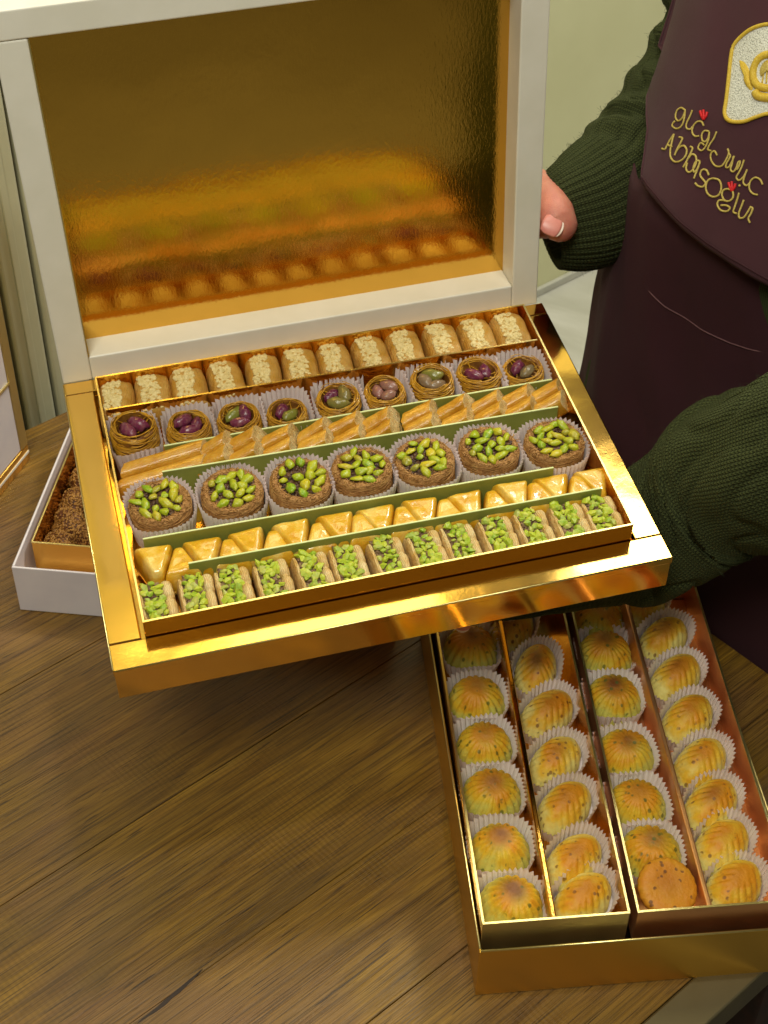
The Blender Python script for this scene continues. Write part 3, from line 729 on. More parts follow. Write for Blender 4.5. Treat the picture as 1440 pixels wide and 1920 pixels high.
# ---- fourth row: seven large kadayif rounds with pistachios
def kad_meshes(seed):
    R, H = .0242, .0285
    body = lathe([(0.0001, 0), (R*.94, 0), (R*1.0, H*.3), (R*1.0, H*.75), (R*.97, H*.95), (R*.90, H*1.0), (R*.78, H*1.0), (R*.72, H*.93), (0.0001, H*.93)], 72, .0011, 260, seed)
    b = MB(); r = random.Random(seed)
    for k in range(300):
        a0 = r.uniform(0, 2*PI); span = r.uniform(.25, 1.3); z0 = r.uniform(0.001, H*.97); dz = r.uniform(-.004, .004)
        n = 7; pts = []
        for i in range(n+1):
            t = i/n; a = a0 + span*t; z = min(max(z0 + dz*t + .0006*math.sin(t*5+k), .0003), H*1.0)
            rr = R*1.012 + .0003*math.sin(k*7+t*3) - (.0022*max(0, (z/H-.85)/.15)**1.5)
            pts.append((rr*math.cos(a), rr*math.sin(a), z))
        b.tube(pts, r.uniform(.00022, .00040), 3)
    for k in range(330):
        a = r.uniform(0, 2*PI); rr = R*r.uniform(.74, .97); d = a + r.uniform(-1.6, 1.6) + PI/2; L = r.uniform(.0012, .0034)
        b.tube([(rr*math.cos(a), rr*math.sin(a), H*.99), (rr*math.cos(a) + L*.5*math.cos(d), rr*math.sin(a) + L*.5*math.sin(d), H*1.015 + r.uniform(0, .0007)), (rr*math.cos(a) + L*math.cos(d), rr*math.sin(a) + L*math.sin(d), H*.995)], .00032, 3)
    _cr = [0]
    ps = lathe([(0.0001, H*.97), (R*.3, H*.985), (R*.6, H*.975), (R*.76, H*.94)], 48, .0014, 500, seed+4)
    for k in range(150):
        a = r.uniform(0, 6.3); q_ = R*.76*math.sqrt(r.random()); rr = r.uniform(.0008, .0018); v, ff = blob(1, rr*1.3, rr, rr*.8, .5, 1.5, k); ps.add([p + Vector((q_*math.cos(a), q_*math.sin(a), H*.985)) for p in v], ff)
    out = []
    for q, m_, nm in ((body, KADB, 'dough_ring'), (b, KAD, 'strands'), (ps, PASTE, 'nut_paste')):
        me = q.mesh(nm); fixn(me); me.materials.append(m_); me.polygons.foreach_set('use_smooth', [True]*len(me.polygons)); out.append(me)
    return out
KM = [kad_meshes(s) for s in range(3)]
CR = [cup_mesh(.0276, .0300, 2.6, .0300, .12, 46, 20+s, .0011) for s in range(3)]
r4 = [(60, 146), (119, 145), (175, 142), (229, 141), (283, 139.5), (338, 138.5), (394, 132)]
KD = ['small', 'chunky', 'yellow', 'long green', 'mixed whole', 'many large', 'bright green']
KH = .0285
r4 = [(59 + (x-60)*327/334, y) for x, y in r4]
for i, (x, y) in enumerate(r4):
    c = inst('paper_cup', CR[i % 3], None); c.matrix_world = boxM(x, y, FL, random.uniform(-.1, .1), s=K)
    tag(c, 'large fluted paper cup around a pistachio round, ' + nth(i, 7), 'paper cup', 'paper cups of the large pistachio rounds')
    rz = random.uniform(0, 6)
    t_ = thing('pistachio_round', 'brown shredded-dough round with ' + KD[i] + ' pistachios, ' + nth(i, 7), 'pastry', boxM(x, y, FL + 3.5, rz, random.uniform(-.07, .02), random.uniform(-.03, .03), K*1.02), 'large pistachio rounds')
    v = KM[i % 3]
    inst('dough_ring', v[0], t_); inst('strands', v[1], t_, None, 'stuff'); inst('nut_paste', v[2], t_)
    r = random.Random(40+i); placed = []; tries = 0; want = [17, 15, 13, 15, 16, 19, 18][i]
    while len(placed) < want and tries < 4000:
        tries += 1; a = r.uniform(0, 2*PI); q = .0176*math.sqrt(r.random()); px, py = q*math.cos(a), q*math.sin(a)
        md = .0082 if tries < 1500 else .0068
        if all((px-p[0])**2 + (py-p[1])**2 > md**2 for p in placed): placed.append((px, py))
    for (px, py) in placed:
        s_ = r.uniform(.84, 1.18)
        inst('pistachio', r.choice(WHOLE), t_, T(px, py, KH*.985 + .0016, r.uniform(0, 6.3), r.uniform(-.5, .5), r.uniform(-.4, .4), (s_*r.uniform(.75, 1.0), s_*r.uniform(.9, 1.15), s_*.9)))

# ---- fifth row: glazed triangles
def tri_mesh(seed, kind):
    if kind == 'big': pts = [(-.0178, .0172), (.0178, .0180), (.0050, -.0178), (-.0050, -.0172)]
    else: pts = [(-.0040, .0165), (.0040, .0170), (.0170, -.0178), (-.0165, -.0180)]
    r = random.Random(seed); pts = [(x + r.uniform(-.001, .001), y + r.uniform(-.001, .001)) for x, y in pts][::-1]
    vf = pillow(rounded_poly(pts, .0030), .0250, 14, 7.0, .34, seed, .0015)
    me = mesh_of('glazed_pastry', vf, GLAZE); fixn(me); return me
TB = [tri_mesh(s, 'big') for s in range(4)]; TN = [tri_mesh(10+s, 'nar') for s in range(4)]
r5b = [45, 84, 121, 156, 191, 225, 260, 299, 337, 372, 406]; r5n = [65, 104, 140, 175, 209, 245, 280, 320, 355, 391]
for i, x in enumerate(r5b):
    o = inst('triangle_pastry', TB[i % 4], None); o.matrix_world = boxM(x, 90 - x*.012, FL + 5 + random.uniform(-.5, 1.0), random.uniform(-.06, .06), random.uniform(-.05, .05), random.uniform(-.04, .04), K*random.uniform(.93, .98))
    tag(o, 'glazed triangle with its wide side at the back, ' + nth(i, 11), 'pastry', 'glazed triangles')
for i, x in enumerate(r5n):
    o = inst('triangle_pastry', TN[i % 4], None); o.matrix_world = boxM(x, 88 - x*.012, FL + 4.5 + random.uniform(-1.2, 0), random.uniform(-.06, .06), random.uniform(-.05, .05), random.uniform(-.04, .04), K*random.uniform(.92, .97))
    tag(o, 'glazed triangle with its narrow tip at the back, ' + nth(i, 10), 'pastry', 'glazed triangles')

# ---- front row: pistachio slices
def slab(x0, x1, ys, h, seed, lobes=1):
    vs = []; fs = []; ny = 26; prof = []
    for k in range(9):
        a = PI*k/8; prof.append(((x0+x1)/2 - (x1-x0)/2*math.cos(a)*1.0, math.sin(a)**.35))
    for j in range(ny+1):
        t = -1 + 2*j/ny; y = t*ys
        lob = 1.0 if lobes == 1 else 1 - .30*math.exp(-((t-.02)/.10)**2)
        end = (1 - abs(t)**7*.35)
        for (x, z) in prof:
            xc = (x0+x1)/2
            vs.append((xc + (x-xc)*(lob if lobes > 1 else 1) + .0008*nz(x*300, y*120, z*2, seed), y, h*z*end*(1 - .35*(1-lob)) + .0010*nz(x*200, y*160, 1, seed+1)))
    m_ = len(prof)
    for j in range(ny):
        for i in range(m_-1): fs.append((j*m_+i, j*m_+i+1, (j+1)*m_+i+1, (j+1)*m_+i))
    fs.append(tuple(range(m_-1, -1, -1))); fs.append(tuple(ny*m_+i for i in range(m_)))
    b = MB(); b.add(vs, fs); me = b.mesh('pastry_layer'); fixn(me); me.polygons.foreach_set('use_smooth', [True]*len(me.polygons)); return me
SL = []; SR = []; SF = []
for s in range(3):
    a = slab(-.0140, -.0088, .0205, .0245, s); a.materials.append(PASTRYF); SL.append(a)
    a = slab(.0040, .0145, .0205, .0255, 10+s, 2); a.materials.append(PASTRYF); SR.append(a)
    f = MB(); r = random.Random(77+s); f.box(-.0092, .0045, -.0198, .0198, .001, .0205)
    for k in range(170):
        q = r.uniform(.0008, .0019); v, ff = blob(1, q*1.3, q, q, .5, 1.5, k)
        R = Matrix.Rotation(r.uniform(0, 6.3), 3, 'Z'); c_ = Vector((r.uniform(-.0092, .0045), r.uniform(-.0196, .0196), .0208 + r.uniform(-.0006, .0012)))
        f.add([R @ p + c_ for p in v], ff)
    me = f.mesh('filling'); me.materials.append(CRUMB); SF.append(me)
r6 = [42, 72, 101, 132, 162, 191, 223, 253, 281, 312, 341, 371, 400]
for i, x in enumerate(r6):
    t_ = thing('pistachio_slice', 'chopped-pistachio slice in the front row, ' + nth(i, 13), 'pastry', boxM(x, 50.0 - x*.004, FL + 4.5, random.uniform(-.04, .04) + .03, 0, math.radians(random.uniform(-3, 3)), K*.99), 'pistachio slices in the front row')
    inst('pastry_layer', SL[i % 3], t_); inst('pastry_layer', SR[(i+1) % 3], t_); inst('filling', SF[i % 3], t_, None, 'stuff')
    r = random.Random(300+i); placed = []
    for k in range(2500):
        px, py = r.uniform(-.0086, .0052), r.uniform(-.0180, .0185)
        if all((px-p[0])**2 + (py-p[1])**2 > .0041**2 for p in placed): placed.append((px, py))
        if len(placed) >= 22: break
    for (px, py) in placed:
        s_ = r.uniform(.75, 1.45)
        inst('pistachio', r.choice(CHUNK), t_, T(px, py, .0232 + r.uniform(-.0008, .0012), r.uniform(0, 6.3), r.uniform(-.6, .6), r.uniform(-.5, .5), s_))

# ------------------------------------------------------------------ the gold box on the table
BM = Matrix.Translation((0.07182379, 0.59097550, 0)) @ Matrix.Rotation(0.10412431, 4, 'Z')
X2, Y2, H2 = 0.2385, 0.362, 0.0567
b2 = thing('gold_box', 'long open gold box of small cookies standing on the table at lower right', 'box', BM)
t = .0018
for k, (x0, x1, y0, y1) in enumerate(((0, X2, 0, t), (0, X2, Y2 - t, Y2), (0, t, t + 1e-5, Y2 - t - 1e-5), (X2 - t, X2, t + 1e-5, Y2 - t - 1e-5))):
    b = MB(); b.box(x0, x1, y0, y1, 0.0005, H2); wo = obj('side_wall', b, GOLDS, b2, smooth=False, bevel=.0005)
    b = MB(); b.tube([(x0 + t/2, y0 + t/2, H2 + .0001), ((x0+x1)/2, (y0+y1)/2, H2 + .0003), (x1 - t/2, y1 - t/2, H2 + .0001)], .0010, 6); obj('folded_edge', b, GOLDE, wo)
b = MB(); b.box(t + 1e-5, X2 - t - 1e-5, t + 1e-5, Y2 - t - 1e-5, 0.0008, 0.0025); obj('bottom', b, DARK, b2, smooth=False)
Z0, Z1 = 0.040, 0.0768
def tray2(name, label, corners, mat, part, wmat):
    tr_ = thing(name, label, 'tray', BM)
    cs = [np.array(c, float)/1000 for c in corners]; th = .0012
    cen = sum(cs)/4
    b = MB(); b.prism([(*(cen + (c-cen)*.985), Z0) for c in cs], [(*(cen + (c-cen)*.985), Z0 + .001) for c in cs]); obj('floor', b, mat, tr_, smooth=False)
    for i in range(4):
        a, c = cs[i], cs[(i+1) % 4]; d = (c-a)/np.linalg.norm(c-a); nn = np.array([-d[1], d[0]])*th
        a2, c2 = a + d*1e-4, c - d*1e-4
        if i % 2: a2 = a + d*th; c2 = c - d*th
        b = MB(); b.prism([(*a2, Z0 + .0011), (*c2, Z0 + .0011), (*(c2+nn), Z0 + .0011), (*(a2+nn), Z0 + .0011)], [(*a2, Z1), (*c2, Z1), (*(c2+nn), Z1), (*(a2+nn), Z1)])
        wo = obj('wall', b, wmat if i == 0 else mat, tr_, smooth=False, bevel=.0002, seg=1)
        b = MB(); b.prism([(*(a2-nn*.2), Z1 + .00002), (*(c2-nn*.2), Z1 + .00002), (*(c2+nn*1.2), Z1 + .00002), (*(a2+nn*1.2), Z1 + .00002)],
                          [(*(a2-nn*.2), Z1 + .0006), (*(c2-nn*.2), Z1 + .0006), (*(c2+nn*1.2), Z1 + .0006), (*(a2+nn*1.2), Z1 + .0006)]); obj('rim', b, GOLDE, wo, smooth=False)
    (xa, ya), (xb, yb), wd = part
    b = MB(); b.prism([(xa/1000 - wd, ya/1000, Z0 + .0012), (xa/1000 + wd, ya/1000, Z0 + .0012), (xb/1000 + wd, yb/1000, Z0 + .0012), (xb/1000 - wd, yb/1000, Z0 + .0012)],
                      [(xa/1000 - wd, ya/1000, Z1 - .001), (xa/1000 + wd, ya/1000, Z1 - .001), (xb/1000 + wd, yb/1000, Z1 - .001), (xb/1000 - wd, yb/1000, Z1 - .001)])
    obj('partition', b, mat, tr_, smooth=False, bevel=.0012)
    return tr_
tray2('cookie_tray', 'pale gold tray with two cookie columns, the left one in the box', [(2.5, 9.5), (107.5, 9.5), (116.5, 350), (4.5, 350)], GOLDT, ((53.5, 11), (61, 348), .0022), SILV)
tray2('cookie_tray', 'rosy gold tray with two cookie columns, the right one in the box', [(113, 9.5), (226, 9.5), (235, 350), (123, 350)], ROSE, ((165.5, 11), (172, 348), .0020), ROSE)

def dome(nf, seed, R=.0234, H=.0265):
    n, m_ = 144, 20; vs = [(0, 0, H)]; fs = []
    for j in range(1, m_+1):
        r = j/m_; rr = math.sin(PI/2*r)
        for i in range(n):
            a = 2*PI*i/n
            fl = abs(math.sin(a*nf/2 + .25*math.sin(a*2+seed)))**.75
            k = 1 - .11*(1-fl)*min(1, max(0, rr-.42)/.35)
            z = H*(1 - rr**3.0)**.60
            z -= .0014*(1-fl)*min(1, max(0, rr-.35)/.3)*(1 - rr)*2.2
            k *= 1 + .03*nz(math.cos(a)*1.5, math.sin(a)*1.5, r, seed)
            z *= 1 + .05*nz(math.cos(a)*rr*2, math.sin(a)*rr*2, 1, seed+3)
            vs.append((R*rr*k*math.cos(a), R*rr*k*math.sin(a), z))
    for i in range(n): fs.append((0, 1+i, 1+(i+1) % n))
    for j in range(m_-1):
        for i in range(n): a = 1+j*n; fs.append((a+i, a+n+i, a+n+(i+1) % n, a+(i+1) % n))
    fs.append(tuple(1+(m_-1)*n+i for i in range(n)))
    return vs, fs
def leaf(seed, A=.0280, B=.0182, H=.0245):
    n, m_ = 132, 20; vs = [(0, 0, H)]; fs = []
    for j in range(1, m_+1):
        rr = math.sin(PI/2*j/m_)
        for i in range(n):
            a = 2*PI*i/n; ca, sa = math.cos(a), math.sin(a)
            bx = A*math.copysign(abs(ca)**.92, ca); by = B*math.copysign(abs(sa)**1.05, sa)
            x, y = bx*rr, by*rr
            ph = (x*230 + abs(y)*170)                      # chevrons off the spine
            fl = abs(math.sin(ph*1.9 + .2*seed))**.8
            g_ = min(1, max(0, abs(y)/B - .10)/.25)*min(1, max(0, rr-.15)/.3)
            k = 1 - .07*(1-fl)*g_*rr
            z = H*(1 - rr**2.4)**.56 - .0018*(1-fl)*g_*(1-rr**4)
            z *= 1 + .06*nz(x*60, y*60, 1, seed)
            vs.append((x*k, y*k, z))
    for i in range(n): fs.append((0, 1+i, 1+(i+1) % n))
    for j in range(m_-1):
        for i in range(n): a = 1+j*n; fs.append((a+i, a+n+i, a+n+(i+1) % n, a+(i+1) % n))
    fs.append(tuple(1+(m_-1)*n+i for i in range(n)))
    return vs, fs
def mk(nm, vf, mat): me = mesh_of(nm, vf, mat); fixn(me); return me
DG = [mk('cookie', dome(19, s), MAAM_G) for s in range(3)]
DG2 = [mk('cookie', dome(22, 5+s), MAAM_G) for s in range(2)]
LD1 = [mk('cookie', leaf(s), MAAM_D) for s in range(2)]; LW = [mk('cookie', leaf(4+s), MAAM_W) for s in range(3)]
C2R = [cup_mesh(.0250, .0248, 3.2, .0208, .14, 40, 50+s, .0010) for s in range(3)]
C2O = [cup_mesh(.0305, .0214, 2.15, .0200, .12, 42, 60+s, .0011) for s in range(3)]
ZF = Z0 + .0013
def lw(x, y, z): return BM @ Matrix.Translation((x/1000, y/1000, z))
c1 = [(33, 290), (31, 235), (30, 187), (29, 139), (28, 88), (28, 39)]
c3 = [(149, 318), (146, 277), (143, 227), (140, 169), (139, 120), (139, 74)]
c2 = [(72, 312, 60), (85, 264, 66), (86, 216, 42), (84, 167, 44), (83, 122, 40), (81, 73, 46), (81, 39, 36)]
c4 = [(190, 330, 48), (200, 290, 42), (200, 245, 44), (199, 200, 44), (198, 155, 45), (196, 114, 46), (194, 76, 42), (193, 39, 40)]
def frm(i, n): return nth(i, n, 'back', 'front').replace('from the back', 'from the back').replace('the backmost', 'the hindmost').replace('the frontmost', 'the nearest')
for col, lst, cn in ((1, c1, 'far left column'), (3, c3, 'third column')):
    for i, (x, y) in enumerate(lst):
        rz = random.uniform(-.1, .1)
        c = inst('paper_cup', C2R[(i+col) % 3], None); c.matrix_world = lw(x, y, ZF) @ T(0, 0, 0, rz, .05)
        tag(c, 'paper cup of the round cookie in the ' + cn + ', ' + frm(i, len(lst)), 'paper cup', 'cookie cups in the gold box')
        me = (DG if col == 1 else DG2 + DG)[i % 3]
        o = inst('round_cookie', me, None); s_ = random.uniform(1.0, 1.07)
        o.matrix_world = lw(x, y - 1, ZF + .0045 + (.003 if col == 1 and i == 0 else 0)) @ T(0, 0, 0, random.uniform(-.5, .5), .12 + random.uniform(-.04, .04), random.uniform(-.05, .05), s_)
        tag(o, 'round ribbed cookie in the ' + cn + ', ' + frm(i, len(lst)), 'cookie', 'round ribbed cookies')
for col, lst, cn in ((2, c2, 'second column'), (4, c4, 'far right column')):
    for i, (x, y, a) in enumerate(lst):
        rz = math.radians(a + random.uniform(-3, 3)); tl_ = random.uniform(-.03, .03)
        c = inst('paper_cup', C2O[(i+col) % 3], None); c.matrix_world = lw(x, y, ZF + .002) @ Matrix.Rotation(.14, 4, 'X') @ T(0, 0, 0, rz, tl_)
        tag(c, 'oval paper cup in the ' + cn + ', ' + frm(i, len(lst)), 'paper cup', 'cookie cups in the gold box')
        me = LD1[i % 2] if (col == 2 and i in (0, 1, 2)) else LW[i % 3]
        o = inst('leaf_cookie', me, None); o.matrix_world = lw(x, y, ZF + .0066) @ Matrix.Rotation(.14, 4, 'X') @ T(0, 0, 0, rz + random.uniform(-.06, .06), tl_ + .05, random.uniform(-.05, .05), random.uniform(.96, 1.03))
        tag(o, 'leaf-shaped cookie in the ' + cn + ', ' + frm(i, len(lst)), 'cookie', 'leaf-shaped cookies')
# the flat cookie lying upside down on the nearest round one
out = [(.0222*(1 + .012*math.cos(22*a))*math.cos(a), .0222*(1 + .012*math.cos(22*a))*math.sin(a)) for a in np.linspace(0, 2*PI, 132, endpoint=False)]
FLAT = maam_mat('flat_cookie_bottom', (196, 130, 30), (206, 142, 30), (200, 128, 22), (170, 100, 22), (84, 50, 36))
fm = mesh_of('flat_cookie', pillow(out, .0065, 10, 9, .5, 3, .0007), FLAT); fixn(fm)
o = inst('flat_cookie', fm, None); o.matrix_world = lw(141, 34, ZF + .026) @ T(0, 0, 0, .3, math.radians(22), 0)
tag(o, 'flat orange-brown cookie turned upside down at the front of the third column', 'cookie')

# ------------------------------------------------------------------ the white box at the left
WM = Matrix.Translation((-0.33203315, 0.97510868, 0)) @ Matrix.Rotation(-0.09482781, 4, 'Z')
wb = thing('white_box', 'low white card box on the table under the left side of the gift box', 'box', WM)
XW, YW, HW, t = 0.3459, 0.235, 0.0547, .0022
for k, (x0, x1, y0, y1) in enumerate(((0, XW, 0, t), (0, XW, YW - t, YW), (0, t, t + 1e-5, YW - t - 1e-5), (XW - t, XW, t + 1e-5, YW - t - 1e-5))):
    b = MB(); b.box(x0, x1, y0, y1, 0.0006, HW); obj('side_wall', b, CARDG, wb, smooth=False, bevel=.0008, seg=3)
b = MB(); b.box(t, XW - t, t, YW - t, .0008, .003); obj('bottom', b, CARDG, wb, smooth=False)
gt = thing('sesame_tray', 'gold tray full of sesame-coated cookies inside the low white box', 'tray', WM @ T(0.0085, 0.0345, 0.004))
XT, YT, HT = 0.315, 0.190, 0.0500; t = .001
for k, (x0, x1, y0, y1) in enumerate(((0, XT, 0, t), (0, XT, YT - t, YT), (0, t, t + 1e-5, YT - t - 1e-5), (XT - t, XT, t + 1e-5, YT - t - 1e-5))):
    b = MB(); b.box(x0, x1, y0, y1, 0.0003, HT); wo = obj('wall', b, GOLDT, gt, smooth=False, bevel=.0003, seg=1)
    b = MB(); b.box(x0 - .0002, x1 + .0002, y0 - .0002, y1 + .0002, HT + .00002, HT + .0006); obj('rim', b, GOLDE, wo, smooth=False)
b = MB(); b.box(t, XT - t, t, YT - t, .0003, .0012); obj('floor', b, GOLDT, gt, smooth=False)
def sesame(seed, R=.021):
    core = blob(3, R, R*.8, R*.85, .18, 1.5, seed); r = random.Random(seed); b = MB()
    sv = [(-1, 0, 0), (1, 0, 0), (-.2, .55, 0), (-.2, -.55, 0), (-.2, 0, .35), (-.2, 0, -.35)]; sf = [(0, 4, 2), (0, 2, 5), (0, 5, 3), (0, 3, 4), (1, 2, 4), (1, 5, 2), (1, 3, 5), (1, 4, 3)]
    for k in range(800):
        z = r.uniform(-.3, 1); a = r.uniform(0, 2*PI); q = math.sqrt(max(0, 1-z*z)); nn = Vector((q*math.cos(a), q*math.sin(a), z))
        kk = 1 + .18*nz(nn.x*1.5, nn.y*1.5, nn.z*1.5, seed); p = Vector((nn.x*R, nn.y*R*.8, nn.z*R*.85))*kk*1.01
        Q = nn.to_track_quat('Z', 'Y').to_matrix() @ Matrix.Rotation(r.uniform(0, 6.3), 3, 'Z') @ Matrix.Rotation(r.uniform(-.5, .5), 3, 'Y'); s_ = r.uniform(.0017, .0022)
        b.add([Q @ (Vector(v)*s_) + p for v in sv], sf)
    m1 = mesh_of('cookie_core', core, SESB); m2 = b.mesh('sesame_seeds'); m2.materials.append(SESAME); m2.polygons.foreach_set('use_smooth', [True]*len(m2.polygons)); return m1, m2
SE = [sesame(s) for s in range(3)]
k_ = 0; GTM = WM @ T(0.0085, 0.0345, 0.004)
names = ['nearest of the left file', 'second of the left file', 'third of the left file', 'fourth of the left file', 'farthest of the left file',
         'nearest of the right file', 'second of the right file', 'third of the right file', 'fourth of the right file', 'farthest of the right file']
for ix, x in enumerate((.020, .052)):
    for iy in range(5):
        y = .020 + iy*.033 + (.006 if ix else 0)
        z = .022 if ix == 0 else .035
        t_ = thing('sesame_cookie', 'brown sesame-coated lump cookie in the tray at left, ' + names[k_], 'cookie', GTM @ T(x, y, z, random.uniform(0, 6), random.uniform(-.3, .3)), 'sesame-coated cookies')
        v = SE[k_ % 3]; inst('cookie_core', v[0], t_); inst('sesame_seeds', v[1], t_, None, 'stuff'); k_ += 1

# ------------------------------------------------------------------ the person in apron and green sweater
g3 = np.array([g2[0], g2[1], 0.0]); n3 = np.array([n2[0], n2[1], 0.0])
def body_pt(s, z, phi=None): pass
CS_, CG_ = -0.585, 0.985                                # torso axis: s = -(p.n), g = p.g
def half_w(z):                                          # half widths of the clothed torso by height above the table top
    zs = [-0.75, -0.45, -0.12, 0.02, 0.15, 0.24, 0.31, 0.40, 0.50, 0.60, 0.66]
    ws = [0.185, 0.190, 0.200, 0.204, 0.196, 0.184, 0.170, 0.160, 0.178, 0.180, 0.13]
    return float(np.interp(z, zs, ws))
def lean(z): return 0.42*max(0.0, z - 0.36)
def half_d(z):
    zs = [-0.75, -0.12, 0.05, 0.25, 0.45, 0.60, 0.66]; ds = [0.100, 0.118, 0.124, 0.116, 0.120, 0.100, 0.07]
    return float(np.interp(z, zs, ds))
def torso_xyz(phi, z, off=0.0):                          # phi 0 = front, negative = person's right side (left in the picture)
    a, d = half_w(z) + off, half_d(z) + off
    s = CS_ + a*math.copysign(abs(math.sin(phi))**.92, math.sin(phi)); g = CG_ + lean(z) - d*math.copysign(abs(math.cos(phi))**.9, math.cos(phi))
    return s, g
def sgz(s, g, z): p = g3*g - n3*s; return (p[0], p[1], z)
person = thing('person', 'person in plum apron over dark green knit sweater holding up the gift box', 'person', Matrix.Identity(4))

def grid_obj(name, fn, nu, nv, mat, parent, thick=0.0, uvs=None, sub=0):
    vs = [fn(i/nu, j/nv) for j in range(nv+1) for i in range(nu+1)]
    fs = [(j*(nu+1)+i, j*(nu+1)+i+1, (j+1)*(nu+1)+i+1, (j+1)*(nu+1)+i) for j in range(nv) for i in range(nu)]
    b = MB(); b.add(vs, fs); me = b.mesh(name)
    if uvs:
        ul = me.uv_layers.new(name='UVMap')
        for poly in me.polygons:
            for li in poly.loop_indices:
                vi = me.loops[li].vertex_index; i, j = vi % (nu+1), vi // (nu+1); ul.data[li].uv = (i/nu*uvs[0], j/nv*uvs[1])
    o = bpy.data.objects.new(name, me); C.objects.link(o); o.parent = parent; me.materials.append(mat)
    me.polygons.foreach_set('use_smooth', [True]*len(me.polygons))
    if thick: m_ = o.modifiers.new('solid', 'SOLIDIFY'); m_.thickness = thick; m_.offset = -1
    return o
# skirt of the apron, wrapping front and sides, hanging from the waist
def bib_g(s, z):                                         # depth of the bib face for a place (s, z)
    q = (s - CS_)/(half_w(z) + .012); q = max(-0.995, min(0.995, q))
    phi = math.asin(math.copysign(abs(q)**(1/.92), q)); d = half_d(z) + .012
    g = CG_ + lean(z) - d*abs(math.cos(phi))**.9
    bag = 0.010*math.exp(-((z - 0.385)/.05)**2)
    return g - bag + 0.0060*nz(s*9, z*9, 0, 8) + (0.0030*nz(s*26 + z*16, z*12, 0, 9) + 0.0020*math.exp(-(nz(s*7 + z*6, z*4, 0, 12)/.10)**2))*min(1, max(0, (1 - abs(q))/.3))
def onto(px, py, fn, off=0.0):                           # where a line of sight meets the cloth face fn(s, z) -> g
    r = ray(px, py); D = .87
    for _ in range(30):
        t = (D - CAMP @ g3)/(r @ g3); p = CAMP + r*t; s, z = -(p @ n3), p[2]; D = .6*D + .4*fn(s, z)
    return s, z
EDGE = sorted([onto(x, y, bib_g)[::-1] for x, y in ((1280, -60), (1262, 0), (1233, 90), (1216, 165), (1215, 240), (1207, 300), (1201, 345))])
BOT = sorted([onto(x, y, bib_g) for x, y in ((1201, 348), (1222, 376), (1258, 416), (1290, 445), (1319, 468), (1380, 508), (1440, 542), (1500, 575))])
def bib_edge(z): return float(np.interp(z, [e[0] for e in EDGE], [e[1] for e in EDGE]))
def bib_bot(s): return float(np.interp(s, [e[0] for e in BOT], [e[1] for e in BOT]))
def bib(u, v):
    ztop = 0.62
    s_r = CS_ + 0.145
    zl = BOT[0][1]; zc = zl + v*(ztop - zl); s_l = bib_edge(zc)
    s = s_l + (s_r - s_l)*u; zb = bib_bot(s); z = zb + v*(ztop - zb)
    return sgz(s, bib_g(s, z) + 0.003*max(0, 1 - v/.03)**2, z)
def skirt(u, v):
    phi = -1.95 + 3.9*u; s_, _g = torso_xyz(phi, 0.37, 0.004)
    zt = min(0.39, bib_bot(s_) + .006) if s_ > BOT[0][0] else BOT[0][1] - .004 - .008*min(1, (BOT[0][0] - s_)/.02)
    z = -0.72 + v*(zt + 0.72)
    s, g = torso_xyz(phi, z, 0.004)
    fold = 0.0035*math.sin(phi*9 + 1.5*nz(phi, z*2, 0))*min(1, max(0, (0.33 - z)/0.3)) + 0.011*nz(phi*1.6, z*3.2, 0, 3) + 0.0055*nz(phi*5 + z*9, z*6, 0, 4)
    dirv = np.array([math.sin(phi), -math.cos(phi)])
    s += dirv[0]*fold; g += dirv[1]*fold
    g = max(g, 0.8625) if z < 0.004 else g
    return sgz(s, g, z)
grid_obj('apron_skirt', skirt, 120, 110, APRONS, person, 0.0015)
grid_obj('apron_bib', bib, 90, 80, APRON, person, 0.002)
b = MB(); b.tube([bib(0, v) for v in np.linspace(0, 1, 60)], .0011, 6); obj('bib_hem', b, APRON, person)
b = MB(); b.tube([tuple(np.array(bib(u, 0.022)) - np.array([g3[0], g3[1], 0])*.0002) for u in np.linspace(0, 1, 60)], .0006, 6); obj('bib_hem', b, APRONS, person)

def skirt_g(s, z):
    q = max(-.99, min(.99, (s - CS_)/(half_w(z)+.004))); phi = math.asin(q)
    fold = 0.0035*math.sin(phi*9 + 1.5*nz(phi, z*2, 0))*min(1, max(0, (0.33 - z)/0.3)) + 0.011*nz(phi*1.6, z*3.2, 0, 3) + 0.0055*nz(phi*5 + z*9, z*6, 0, 4)
    return CG_ - (half_d(z)+.004)*abs(math.cos(phi))**.9 - math.cos(phi)*fold
seam = [(1190, 452), (1194, 490), (1208, 530), (1248, 575), (1312, 615), (1370, 643), (1440, 660), (1500, 668)]
sp_ = [onto(x, y, skirt_g) for x, y in seam]; dense = []
for i in range(len(sp_)-1):
    for q in range(6): t = q/6; dense.append((sp_[i][0]*(1-t) + sp_[i+1][0]*t, sp_[i][1]*(1-t) + sp_[i+1][1]*t))
b = MB(); b.tube([sgz(s, skirt_g(s, z) - .0006, z) for s, z in dense], .0006, 6); obj('pocket_seam', b, SKIRTLINE, person)

